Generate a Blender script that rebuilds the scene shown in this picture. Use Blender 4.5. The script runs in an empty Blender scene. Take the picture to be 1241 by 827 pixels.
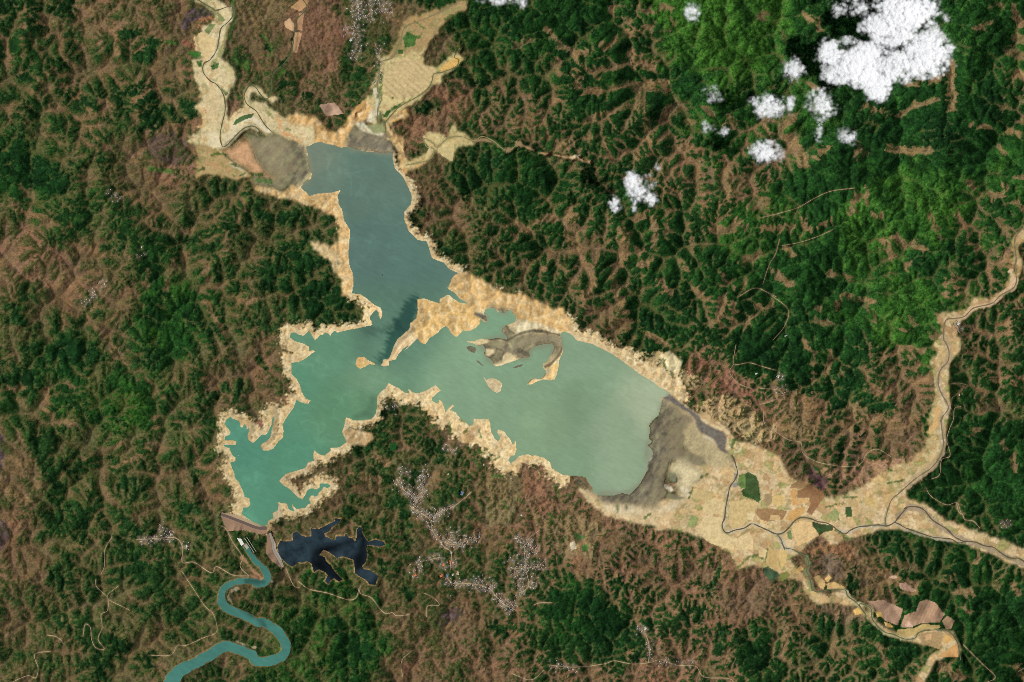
# Reservoir in hill country seen from high above, dry season.  One unit = one ground sample of about 20 m.
import bpy, math, random, heapq
import numpy as np

random.seed(7)
RNG = np.random.default_rng(7)
scene = bpy.context.scene
COL = scene.collection

# ------------------------------------------------------------------ camera, sky, sun, exposure
W_IMG, H_IMG = 1241.0, 827.0
CAM_Z = 12000.0
cam_data = bpy.data.cameras.new("camera")
cam_data.sensor_width = 36.0
cam_data.lens = 36.0 * CAM_Z / W_IMG
cam_data.clip_start = 100.0
cam_data.clip_end = 40000.0
cam = bpy.data.objects.new("camera", cam_data)
cam.location = (0, 0, CAM_Z)
COL.objects.link(cam)
scene.camera = cam

SUN_DIR = np.array([51.0, -10.0, 56.0]); SUN_DIR /= np.linalg.norm(SUN_DIR)   # towards the sun
SUN_EL = math.asin(SUN_DIR[2])
SUN_AZ = math.atan2(SUN_DIR[0], SUN_DIR[1])            # clockwise from +Y
world = bpy.data.worlds.new("World"); scene.world = world
world.use_nodes = True
wn = world.node_tree.nodes; wl = world.node_tree.links
sky = wn.new("ShaderNodeTexSky"); sky.sky_type = 'NISHITA'; sky.sun_disc = False
sky.sun_elevation = SUN_EL; sky.sun_rotation = SUN_AZ
wl.new(sky.outputs[0], wn["Background"].inputs[0])
wn["Background"].inputs[1].default_value = 0.05
sun_data = bpy.data.lights.new("sun", 'SUN')
sun_data.energy = 4.9; sun_data.angle = math.radians(0.53); sun_data.color = (1.0, 0.98, 0.945)
sun = bpy.data.objects.new("sun", sun_data)
from mathutils import Vector
sun.rotation_euler = Vector(SUN_DIR).to_track_quat('Z', 'Y').to_euler()
sun.location = (600, -100, 1500)
COL.objects.link(sun)
scene.view_settings.view_transform = 'Standard'
scene.view_settings.look = 'None'
scene.view_settings.exposure = 0.0
scene.view_settings.gamma = 1.0
scene.view_settings.use_curve_mapping = False
scene.cycles.transparent_max_bounces = 128
scene.cycles.max_bounces = 14; scene.cycles.diffuse_bounces = 8
scene.cycles.sample_clamp_indirect = 1.0
scene.cycles.use_denoising = False          # keep the fine grain of the ground
scene.cycles.filter_width = 0.8
scene.unit_settings.system = 'METRIC'
scene.unit_settings.scale_length = 20.0

# ------------------------------------------------------------------ helpers: picture tiles -> map coordinates
TILES = dict(
    r11=(0, 0), r12=(310, 0), r13=(620, 0), r14=(921, 0), r21=(0, 205), r22=(310, 205), r23=(620, 205), r24=(921, 205),
    r31=(0, 410), r32=(310, 410), r33=(620, 410), r34=(921, 410), r41=(0, 613), r42=(310, 613), r43=(620, 613), r44=(921, 613))
TILES = {k: (v[0], v[1], 3.8656) for k, v in TILES.items()}
for k, v in dict(c1=(530, 330), c2=(540, 380), w1=(260, 490), w2=(260, 570), d=(330, 620), e1=(770, 460), e2=(700, 540), s1=(500, 480),
                 n1=(220, 0), n2=(220, 100), n3=(240, 160), n4=(420, 60), f1=(840, 560), f2=(940, 560), f3=(920, 640), f4=(1040, 690),
                 k3=(690, 180), t1=(470, 560), q1=(340, 370), q2=(400, 450), v1=(1081, 580)).items():
    TILES[k] = (v[0], v[1], 7.7312)
TILES['k1'] = (980, 0, 6.889); TILES['k2'] = (840, 80, 5.627); TILES['t2'] = (490, 640, 6.889); TILES['px'] = (0, 0, 1.0)

def pts(spec):
    """'tile: x,y x,y | tile2: x,y ...' -> (n,2) map coordinates (x right, y down)."""
    out = []
    for seg in spec.split('|'):
        tile, body = seg.split(':')
        x0, y0, s = TILES[tile.strip()]
        for p in body.split():
            a, b = p.split(',')
            out.append((x0 + float(a) / s, y0 + float(b) / s))
    return np.array(out)

def lin(c):
    c = np.asarray(c, float) / 255.0
    return np.where(c <= 0.04045, c / 12.92, ((c + 0.055) / 1.055) ** 2.4)

# ------------------------------------------------------------------ numpy noise
def perlin(x, y, seed=0):
    r = np.random.default_rng(seed)
    perm = r.permutation(256); perm = np.concatenate([perm, perm])
    ang = r.random(256) * 2 * np.pi
    gx, gy = np.cos(ang).astype(np.float32), np.sin(ang).astype(np.float32)
    xi = np.floor(x).astype(np.int32); yi = np.floor(y).astype(np.int32)
    xf = (x - xi).astype(np.float32); yf = (y - yi).astype(np.float32)
    u = xf * xf * xf * (xf * (xf * 6 - 15) + 10); v = yf * yf * yf * (yf * (yf * 6 - 15) + 10)
    def g(ix, iy, fx, fy):
        h = perm[(perm[ix & 255] + iy) & 255]
        return gx[h] * fx + gy[h] * fy
    a = g(xi, yi, xf, yf); b = g(xi + 1, yi, xf - 1, yf)
    c = g(xi, yi + 1, xf, yf - 1); d = g(xi + 1, yi + 1, xf - 1, yf - 1)
    return ((a + u * (b - a)) * (1 - v) + (c + u * (d - c)) * v) * 1.41

def fbm(x, y, wl, octs=4, gain=0.5, seed=0):
    t = 0; amp = 1; tot = 0
    for o in range(octs):
        t = t + amp * perlin(x / wl + 13.7 * o, y / wl - 7.1 * o, seed + o); tot += amp * amp
        wl *= 0.5; amp *= gain
    return np.clip(t * (2.9 / math.sqrt(tot)), -2.6, 2.6)

def blur(a, r, n=3):
    for _ in range(n):
        for ax in (0, 1):
            p = np.pad(a, [(r + 1, r) if i == ax else (0, 0) for i in range(2)], mode='edge').cumsum(axis=ax, dtype=np.float64)
            if ax == 0: a = (p[2 * r + 1:] - p[:-2 * r - 1]) / (2 * r + 1)
            else: a = (p[:, 2 * r + 1:] - p[:, :-2 * r - 1]) / (2 * r + 1)
    return a.astype(np.float32)

def sstep(a, b, x):
    t = np.clip((x - a) / (b - a), 0, 1); return t * t * (3 - 2 * t)

class Raster:
    """regular grid over the map, with polygon fill and distance to polylines"""
    def __init__(s, x0, y0, x1, y1, d):
        s.x0, s.y0, s.d = x0, y0, d
        s.xs = np.arange(x0, x1 + d * .5, d); s.ys = np.arange(y0, y1 + d * .5, d)
        s.nx, s.ny = len(s.xs), len(s.ys)
    def window(s, p, m):
        i0 = max(0, int((p[:, 0].min() - m - s.x0) / s.d)); i1 = min(s.nx, int((p[:, 0].max() + m - s.x0) / s.d) + 2)
        j0 = max(0, int((p[:, 1].min() - m - s.y0) / s.d)); j1 = min(s.ny, int((p[:, 1].max() + m - s.y0) / s.d) + 2)
        return i0, max(i0, i1), j0, max(j0, j1)
    def fill(s, p):
        """even-odd mask; returns window slices and bool array"""
        i0, i1, j0, j1 = s.window(p, 1)
        X = s.xs[i0:i1][None, :]; Y = s.ys[j0:j1][:, None]
        m = np.zeros((j1 - j0, i1 - i0), bool)
        q = np.roll(p, -1, axis=0)
        for (ax, ay), (bx, by) in zip(p, q):
            if ay == by: continue
            c = (Y > min(ay, by)) & (Y <= max(ay, by))
            m ^= c & (X < ax + (Y - ay) * (bx - ax) / (by - ay))
        return (slice(j0, j1), slice(i0, i1)), m
    def dist(s, p, reach, closed=False, width=None):
        """distance to a polyline (minus local half width), reach-limited, full array"""
        D = np.full((s.ny, s.nx), 1e3, np.float32)
        q = np.roll(p, -1, axis=0) if closed else p[1:]
        a0 = p if closed else p[:-1]
        if width is None: wa = np.zeros(len(p))
        else: wa = np.asarray(width, float)
        for k in range(len(a0)):
            a, b = a0[k], q[k]
            i0, i1, j0, j1 = s.window(np.array([a, b]), reach)
            if i1 <= i0 or j1 <= j0: continue
            X = s.xs[i0:i1][None, :] - a[0]; Y = s.ys[j0:j1][:, None] - a[1]
            dx, dy = b - a; L = dx * dx + dy * dy + 1e-9
            t = np.clip((X * dx + Y * dy) / L, 0, 1)
            wk = wa[k] + t * (wa[(k + 1) % len(wa)] - wa[k])
            dd = np.hypot(X - t * dx, Y - t * dy) - wk
            np.minimum(D[j0:j1, i0:i1], dd, out=D[j0:j1, i0:i1])
        return D

def catmull(p, n=5):
    p = np.asarray(p, float)
    if len(p) < 3: return p
    e = np.vstack([2 * p[0] - p[1], p, 2 * p[-1] - p[-2]])
    out = []
    for i in range(1, len(e) - 2):
        a, b, c, d = e[i - 1:i + 3]
        for t in np.linspace(0, 1, n, endpoint=False):
            out.append(0.5 * (2 * b + (c - a) * t + (2 * a - 5 * b + 4 * c - d) * t * t + (3 * b - a - 3 * c + d) * t ** 3))
    out.append(p[-1])
    return np.array(out)
# ------------------------------------------------------------------ traced outlines (map coordinates)
LAKE = pts("w2: 255,410 265,375 265,350 300,355 335,330 330,262 285,250 270,200 230,110 185,60 |"
 "w1: 190,660 165,590 150,545 195,540 200,500 165,470 140,410 100,395 85,385 205,380 208,342 95,335 100,305 145,285 150,260 130,225 95,185 110,150 150,118 165,140 230,160 240,215 262,220 280,190 295,215 300,240 325,228 305,300 320,345 360,368 400,330 440,290 490,285 510,250 535,190 545,110 552,130 545,200 530,260 520,310 480,350 450,365 425,395 455,435 500,440 550,420 600,350 645,310 650,250 640,190 680,120 745,30 |"
 "r32: 190,292 215,303 245,310 258,290 235,283 215,250 |"
 "q1: 190,770 160,700 100,640 105,590 100,545 170,535 230,505 280,465 330,432 300,420 270,430 265,385 210,355 130,335 90,300 95,262 140,260 165,280 215,290 240,270 265,245 300,300 320,330 350,310 365,285 395,285 415,262 435,265 465,292 480,265 510,240 530,262 560,250 640,235 720,220 780,205 840,195 860,185 855,150 835,120 870,65 895,50 915,70 920,105 935,135 950,110 955,60 |"
 "r22: 585,650 555,635 520,605 490,585 450,583 460,540 455,490 440,450 435,400 440,340 443,285 415,240 405,190 388,160 385,122 400,97 360,108 |"
 "n3: 1130,575 1070,590 1040,600 1020,565 985,545 965,515 1000,480 1060,440 1070,390 1050,330 1040,260 1030,200 1010,140 1050,130 1090,105 1150,95 1200,115 |"
 "r12: 345,678 375,685 400,695 415,690 440,690 500,710 560,715 600,720 640,715 640,745 650,790 |"
 "r22: 660,10 690,40 715,90 730,130 725,165 695,200 695,240 715,290 760,335 800,340 815,390 825,420 880,440 905,470 945,488 |"
 "c1: 150,35 135,60 120,100 90,150 130,180 165,200 195,240 215,255 260,280 290,290 210,285 175,260 150,245 120,215 95,210 60,230 20,250 15,290 |"
 "r22: 850,625 820,615 790,605 755,610 758,660 750,700 |"
 "q1: 1210,170 1205,220 1150,270 1090,320 1060,380 1035,450 1015,500 960,510 950,545 935,570 985,575 1020,565 1020,525 1080,510 1100,470 1150,410 1200,375 |"
 "r32: 690,65 720,40 755,5 775,25 795,30 815,0 |"
 "c1: 0,575 40,530 75,508 100,530 130,580 175,612 205,590 240,550 310,550 360,525 395,490 400,445 440,470 468,472 470,410 435,385 450,350 490,340 530,340 565,380 600,350 610,395 650,370 690,360 730,420 735,455 690,480 640,500 |"
 "c2: 530,140 530,170 570,215 580,245 500,225 440,235 370,235 320,235 270,258 190,255 205,272 260,285 290,305 350,300 370,330 360,380 370,405 410,425 440,450 445,480 470,500 520,490 550,475 600,465 660,440 700,420 760,425 795,400 780,365 800,330 850,305 930,290 1000,285 1020,320 1000,360 970,410 945,460 905,465 910,510 940,540 915,590 880,615 820,605 790,630 755,670 800,668 860,640 920,620 980,630 1020,620 1045,570 1060,500 1065,440 1090,390 1105,340 1085,270 1080,190 1100,170 1150,185 1200,220 |"
 "r33: 300,10 380,30 470,75 540,125 600,170 660,205 |"
 "e1: 220,75 280,100 320,130 290,160 230,170 250,195 235,260 215,340 165,375 130,430 135,490 125,560 150,575 145,600 110,615 |"
 "e2: 655,5 700,50 690,100 660,140 655,210 640,260 600,330 560,390 490,460 420,445 345,465 290,470 200,465 150,440 145,400 100,340 80,300 0,285 |"
 "r33: 240,640 190,610 180,580 150,560 105,545 |"
 "s1: 1150,550 1120,560 1090,545 1000,560 960,600 920,630 900,600 920,565 960,555 975,500 965,410 940,460 915,400 885,375 870,340 830,320 800,315 790,340 820,390 800,420 770,400 740,340 730,260 715,215 690,215 570,210 565,260 555,280 500,250 440,200 400,150 350,130 395,95 375,80 330,115 310,150 300,110 275,50 250,30 235,70 205,60 190,40 |"
 "q2: 985,290 960,280 955,250 1000,210 1040,180 990,130 950,150 900,180 830,205 780,200 725,155 740,205 700,200 640,155 600,135 545,110 520,155 470,195 440,240 440,320 425,400 390,445 300,460 220,460 190,440 150,430 135,460 130,510 110,570 130,620 150,665 90,710 |"
 "w1: 1080,410 1085,435 1030,480 985,470 935,430 920,470 930,530 875,540 845,600 800,610 660,655 600,715 640,760 690,790 |"
 "w2: 690,170 740,220 770,250 820,280 850,235 870,190 910,170 950,185 985,165 990,125 1060,125 1085,150 1060,165 1020,155 1000,190 970,215 960,245 905,235 880,270 900,310 870,320 850,350 770,360 745,340 720,300 725,350 750,385 700,370 680,310 630,305 590,295 590,370 540,405 545,450 500,475 490,515 450,525 350,475")
ISLANDS = [  # outline, name, label, colour
 (pts("q1: 700,550 710,510 720,485 780,480 830,520 880,540 885,560 830,555 790,580 745,600 715,585"), 'island',
  'tan sandy island with a thin tail pointing at the isthmus spit', (214, 176, 112)),
 (pts("c2: 345,585 385,622 420,605 470,610 510,630 530,660 520,730 480,748 440,730 400,690 370,640"), 'island',
  'small pale round island south of the grey shoals in open water', (200, 180, 140)),
 (pts("c2: 185,315 230,300 290,320 285,360 265,378 220,355"), 'mud_islet', 'dark grey mud islet at the west tip of the shoals', (112, 108, 84)),
 (pts("c2: 285,430 320,450 365,490 360,503 320,480 290,455"), 'mud_islet', 'thin slanting grey mud islet between the shoals and the round island', (112, 116, 94)),
 (pts("c2: 625,510 680,480 730,478 720,500 670,512"), 'mud_islet', 'small flat grey mud islet south of the pale oval sand patch', (112, 114, 92)),
]
DARK_LAKE = pts("d: 50,330 75,275 130,285 195,275 190,205 230,185 270,225 310,240 370,235 360,160 430,170 510,130 590,90 585,65 640,75 630,105 555,145 540,180 485,205 490,235 560,265 590,270 600,235 680,235 690,205 715,250 750,255 775,285 790,250 790,180 810,145 835,150 840,200 860,240 900,285 960,265 1040,285 1055,310 1010,330 940,315 885,315 880,360 890,420 870,480 840,510 850,540 920,555 995,605 975,650 965,690 910,680 880,640 810,605 780,580 770,500 760,450 700,430 650,420 610,430 625,470 590,420 530,380 480,355 470,370 440,410 490,430 500,465 550,510 580,560 640,620 660,640 620,655 580,625 540,650 525,680 495,650 520,600 500,570 430,540 390,570 370,490 320,465 280,480 240,475 190,520 140,490 110,460 70,420")
TEAL = pts("r41: 1150,190 1185,245 1237,300 | r42: 40,300 58,338 40,362 0,370 | r41: 1200,357 1120,355 1060,380 1037,430 1060,478 1130,510 1210,548 | r42: 20,542 65,562 120,610 140,660 122,705 70,728 0,730 | r41: 1180,700 1110,672 1050,660 1000,690 920,735 850,770 815,805 795,850 770,950")
TEAL_W = np.array([2.6, 3, 3.5, 4, 4, 4, 3.6, 3.2, 3.5, 4, 4.5, 5, 4.5, 4.5, 4.5, 5, 5.5, 5.5, 5.5, 5.5, 5.5, 5.5, 5.5, 6.5, 6.5, 6.5, 7, 8, 9, 9])
TEAL_LEVEL = -4.0

# grey and brown channels on the flood plains: (points, half width, colour, name, label)
RIVERS = [
 ("e1: 905,710 930,760 945,820 | f1: 405,35 415,110 390,170 345,235 325,330 305,430 295,530 272,580 285,640 320,665 390,640 480,620 550,580 620,605 700,640 780,675 840,665 900,615 950,555 1010,522 1100,532 | f2: 400,560 470,570 530,600 590,645 650,675 700,640 770,610 860,600 960,590 1030,600 1070,592 1120,560 1150,520 1237,420 | v1: 110,290 160,265 250,270 310,305 370,380 440,430 520,480 590,550 690,600", 0.95, (98, 86, 62), 'river', 'narrow dark river winding from the delta across the cream fields'),
 ("v1: 20,410 70,430 120,460 200,490 290,520 380,550 480,560 560,570 620,605 700,590 790,600 860,630 950,645 1010,690 1080,735 1140,750 1190,750 1300,820", 0.9, (96, 84, 58), 'river', 'dark river thread along the forest foot at the east edge'),
 ("f2: 1030,600 1030,530 1060,420 1090,350 1160,290 1237,220 | r34: 740,650 800,610 840,560 860,500 855,450 850,380 883,325 850,260 835,210 845,150 880,110 885,60 870,20 860,0 | r24: 870,710 920,700 960,690 1000,652 1085,630 1130,590 1185,560 1202,520 1195,470 1200,420 1195,370 1197,320 1237,275 1300,240", 0.85, (124, 108, 80), 'river', 'brown river thread in the sandy bed running north to the east edge'),
 ("f1: 790,680 830,740 860,827 | f3: 210,130 240,185 310,200 370,230 440,270 465,330 445,400 470,460 490,530 500,580 560,600 640,580 800,580 830,640 900,690 960,760 1010,827 | f4: 10,330 80,340 125,380 130,460 180,530 250,590 330,610 420,650 490,655 540,640 560,600 620,575 700,570 780,570 850,585 900,630 935,700 950,790 960,860", 0.8, (98, 98, 74), 'stream', 'narrow stream looping past the pink ploughed fields in the south east'),
 ("n1: 130,-20 200,30 290,80 330,100 | n1: 470,60 480,150 430,215 370,270 350,380 330,470 270,560 210,600 205,680 270,760 | n2: 330,20 390,110 410,200 405,290 380,390 362,500 375,580 395,605 440,575 500,510 560,450 610,420 670,410 720,440 750,500", 0.8, (102, 92, 64), 'river', 'dark river thread down the cream valley in the north west'),
 ("r12: 215,-10 240,40 185,100 180,170 165,250 130,300 80,350 70,430 50,465 20,440 0,410 | n2: 640,30 590,110 610,200 700,270 750,350 800,420 870,480", 0.7, (84, 90, 60), 'stream', 'thin green edged creek falling from the brown upland to the orange shore'),
 ("r12: 965,0 880,50 790,90 700,130 680,190 640,270 590,290 580,340 570,420 590,460 570,520 580,580", 0.75, (134, 122, 88), 'stream', 'pale creek down the striped cream fields in the north'),
 ("n4: 1060,-10 1010,70 1050,100 1030,160 900,215 820,230 800,300 770,360 700,420 620,470 540,510 470,560 400,640 365,690 370,760", 0.75, (112, 108, 74), 'stream', 'creek along the foot of the red brown hill north of the lake'),
 ("r12: 1237,670 1175,705 1110,660 1060,640 1020,660 960,640 900,650 850,690 830,670 790,650 800,690 835,700 810,750 700,775", 0.7, (140, 130, 88), 'stream', 'looping creek in the small cream side valley east of the north arm'),
]
SLATE = pts("e1: 320,130 400,200 470,255 530,290 600,340 620,390 700,440 760,465 820,490 855,540 850,600 845,650 870,690 915,720 935,760 915,780 890,710 850,690 800,670 770,630 740,560 690,535 620,500 575,450 570,400 540,350 500,310 440,280 370,240 310,200 250,180 290,160")

# land cover zones: x, y, radius, woodland share, woodland brightness 0..1, tone of the open ground (0 green, 1 olive, 2 brown, 3 red brown, 4 tan)
ZONES = [
 (20,15,30,.62,.3,2),(80,20,35,.45,.3,2),(140,35,35,.28,.3,2.3),(200,30,35,.28,.3,2.2),(40,70,35,.6,.3,1.8),(110,75,35,.5,.3,2),(170,75,30,.66,.25,1.6),(220,90,22,.35,.3,2.2),
 (30,120,35,.55,.3,1.8),(100,120,35,.45,.3,2),(180,125,35,.66,.2,1.6),(30,170,35,.75,.4,1.5),(90,165,30,.5,.35,1.8),(140,165,28,.3,.3,2),(205,170,28,.2,.3,2.2),(40,215,40,1.05,.25,.6),
 (110,215,30,.6,.4,1.6),(160,220,30,.3,.3,2.2),(20,250,25,.35,.4,2),(90,250,35,.6,.4,1.6),(130,275,30,.55,.4,1.7),(190,250,30,.4,.3,2),(250,250,35,.5,.25,1.8),(310,250,35,.6,.2,1.8),
 (380,270,25,.5,.2,2),(20,320,35,.08,.4,3),(85,335,35,.12,.4,3),(140,320,30,.5,.3,2),(190,310,28,.75,.3,1.4),(240,310,30,.6,.3,1.7),(300,310,35,.55,.25,1.8),(360,320,40,.78,.15,1.6),
 (400,350,25,.75,.15,1.6),(30,380,35,.5,.4,1.8),(90,375,30,.4,.35,2),(140,380,28,.25,.3,2.3),(205,380,45,1.0,.6,.8),(270,390,35,.7,.35,1.6),(330,385,30,.4,.25,2.2),(380,385,25,.85,.15,1.4),
 (20,430,30,.5,.35,1.9),(60,440,40,.85,.2,1.3),(110,430,35,.75,.35,1.4),(150,425,25,.25,.3,2.3),(190,440,35,.85,.45,1.2),(240,445,30,.5,.3,2),(290,450,35,.3,.25,2.3),(330,470,30,.25,.3,2.4),
 (40,490,35,.55,.4,1.9),(100,490,40,.75,.5,1.3),(155,490,40,.85,.7,1.0),(210,490,30,.6,.4,1.6),(250,520,25,.4,.3,2),(15,560,35,.15,.4,2.3),(60,540,30,.5,.3,1.8),(110,540,35,.6,.35,1.7),
 (160,560,35,.55,.35,1.7),(215,560,30,.55,.35,1.7),(245,590,22,.3,.3,2.4),(25,610,35,.15,.4,2.4),(75,600,30,.7,.25,1.5),(130,600,35,.5,.3,1.9),(190,610,35,.5,.4,1.8),(240,630,30,.55,.5,1.6),
 (15,670,40,.12,.4,2.5),(60,660,30,.65,.3,1.6),(110,670,35,.55,.3,1.7),(160,680,30,.6,.25,1.7),(210,690,35,.5,.35,1.8),(260,680,25,.55,.35,1.7),(20,730,40,.3,.4,2.1),(70,730,35,.5,.35,1.8),
 (130,740,40,.55,.3,1.7),(190,740,35,.5,.3,1.9),(240,750,30,.5,.3,1.9),(310,700,25,.4,.3,2),(300,740,25,.5,.3,1.9),(30,790,40,.35,.4,2),(90,800,40,.45,.35,1.9),(160,800,35,.45,.3,1.9),
 (260,810,35,.45,.4,1.9),(340,760,30,.65,.6,1.5),(400,760,40,.8,.55,1.3),(440,790,35,.85,.4,1.3),(370,810,35,.7,.6,1.4),(350,690,20,.5,.4,1.8),
 (380,640,30,.25,.4,2.2),(430,570,30,.3,.3,2.1),(470,540,30,.55,.25,1.8),(500,510,25,.6,.3,1.7),(540,530,25,.45,.25,2),(490,590,30,.65,.4,1.5),(540,590,30,.45,.35,1.8),(580,600,25,.2,.3,2.3),
 (450,620,25,.55,.4,1.8),(470,680,30,.4,.4,2),(520,640,25,.4,.35,1.9),(560,640,25,.3,.4,2.1),(600,640,25,.12,.4,2.4),(590,690,30,.6,.4,1.6),(640,690,30,.55,.4,1.6),(500,740,30,.25,.4,2.2),
 (550,750,30,.25,.35,2.3),(500,800,35,.15,.4,2.4),(570,800,35,.25,.4,2.3),(620,760,25,.5,.35,1.8),(660,620,30,.1,.4,2.6),(700,640,30,.2,.4,2.3),(720,740,35,.97,.25,1),(760,780,22,.95,.2,1.1),
 (690,790,25,.7,.3,1.6),(780,660,30,.3,.3,2.1),(740,690,25,.3,.3,2.2),(790,720,28,.45,.25,2),(830,700,25,.3,.25,2.2),(850,750,28,.5,.25,2),(800,810,25,.2,.35,2.4),(700,815,25,.3,.35,2.2),
 (900,720,32,.08,.3,2.3),(870,780,25,.5,.25,2),(920,780,25,.8,.3,1.5),(960,740,25,.2,.3,2.3),(990,770,28,.75,.25,1.5),(1040,790,30,.7,.3,1.6),(960,810,28,.6,.4,1.7),(1090,800,28,.85,.3,1.3),
 (1100,830,20,.3,.3,2.2),(1050,690,30,.15,.3,2),(1000,670,25,.1,.3,2.4),(1090,660,28,1.0,.35,.8),(1110,690,25,.75,.3,1.5),(1150,700,35,.97,.25,1),(1200,730,40,1.05,.3,.7),(1200,800,40,1.0,.3,.8),
 (1150,770,25,.9,.3,1.1),(1215,690,20,.6,.3,1.6),(1170,620,22,.85,.35,1.3),(1200,560,45,1.06,.35,.6),(1170,520,25,.9,.35,1.2),(1200,480,30,.75,.4,1.6),(1160,450,22,.6,.4,1.8),(1190,430,25,.55,.4,1.8),
 (1000,540,28,.25,.25,2.4),(960,500,28,.2,.3,2.4),(1040,520,28,.35,.25,2.3),(1080,490,25,.25,.3,2.4),(1060,450,25,.6,.3,1.9),(1020,480,22,.95,.2,1.2),(1060,490,15,1.0,.5,1),(970,440,30,.95,.2,1.2),
 (920,430,30,.95,.2,1.2),(900,480,25,.25,.3,2.6),(860,440,22,.25,.3,2.6),(1100,550,20,.25,.3,2.2),(930,520,20,.15,.3,2.4),
 (600,40,50,1.0,.35,.8),(680,50,45,.95,.4,1.1),(620,100,35,.62,.3,1.9),(570,130,30,.4,.25,2.2),(530,140,25,.15,.3,2.4),(690,110,40,.72,.3,1.8),(760,60,30,.7,.35,1.8),(780,100,30,.8,.45,1.5),
 (860,60,50,.97,.95,.8),(830,110,25,1.0,.3,.9),(660,160,40,.55,.3,2),(720,160,35,.72,.3,1.8),(790,150,30,.6,.3,2),(850,150,35,.95,.5,1),(820,195,28,.35,.4,2.2),(900,170,30,.7,.5,1.7),
 (940,180,30,.45,.6,2.1),(930,110,30,.85,.6,1.2),(980,130,28,.9,.7,1),(1020,100,50,1.02,.4,.8),(1090,140,50,1.06,.3,.6),(1200,60,35,.95,.5,1.1),(1225,120,25,.6,.45,1.7),(1170,160,40,1.06,.25,.6),
 (1220,200,30,.95,.6,1.1),(590,210,40,.97,.3,1),(640,220,35,.95,.3,1.1),(540,250,28,.3,.25,2.3),(580,270,30,.65,.25,1.8),(530,190,22,.5,.25,2),(660,270,35,.7,.3,1.8),(700,320,35,.55,.3,2),
 (740,330,35,.6,.3,1.9),(640,320,30,.75,.25,1.7),(800,300,35,.85,.35,1.5),(840,260,28,.65,.4,1.8),(890,230,30,.45,.6,2.1),(900,290,28,.95,.7,1),(860,330,30,.85,.35,1.4),(730,390,28,.35,.25,2.3),
 (790,380,35,.9,.2,1.3),(850,390,35,.75,.3,1.6),(900,380,28,.7,.3,1.7),(940,270,28,.75,.6,1.5),(1000,220,40,1.06,.35,.6),(960,330,45,1.03,.35,.8),(1060,260,45,1.0,.75,.8),(1130,250,40,.97,.8,.9),
 (1190,270,30,.7,.55,1.6),(1080,320,30,.75,.8,1.3),(1030,360,35,1.0,.55,.9),(1100,370,35,.98,.8,.9),(1130,320,25,.97,.3,1),(1180,330,30,.75,.5,1.6),(1220,300,20,.5,.45,1.9),(1150,380,22,.9,.6,1.2),
 (1200,390,25,.5,.4,1.9),(1000,400,30,.85,.35,1.4),
 (300,30,35,.1,.3,2.2),(290,80,30,.3,.35,2.1),(340,70,30,.15,.3,2.3),(390,40,32,.06,.3,2.9),(440,20,25,.6,.35,1.8),(430,80,28,.5,.4,2),(340,110,28,.55,.45,1.9),(390,110,28,.2,.35,2.5),
 (440,120,25,.4,.35,2.2),(500,40,25,.4,.3,2.1),(545,70,25,.6,.25,2),(490,140,20,.25,.3,2.4),(215,205,28,.25,.45,3.2),(260,150,15,.2,.3,3.5),
]
WOOD_TONES = [(16, 44, 17), (27, 61, 22), (50, 88, 28)]
OPEN_TONES = [(60, 82, 36), (98, 94, 54), (110, 87, 57), (136, 97, 71), (148, 122, 82)]

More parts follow.
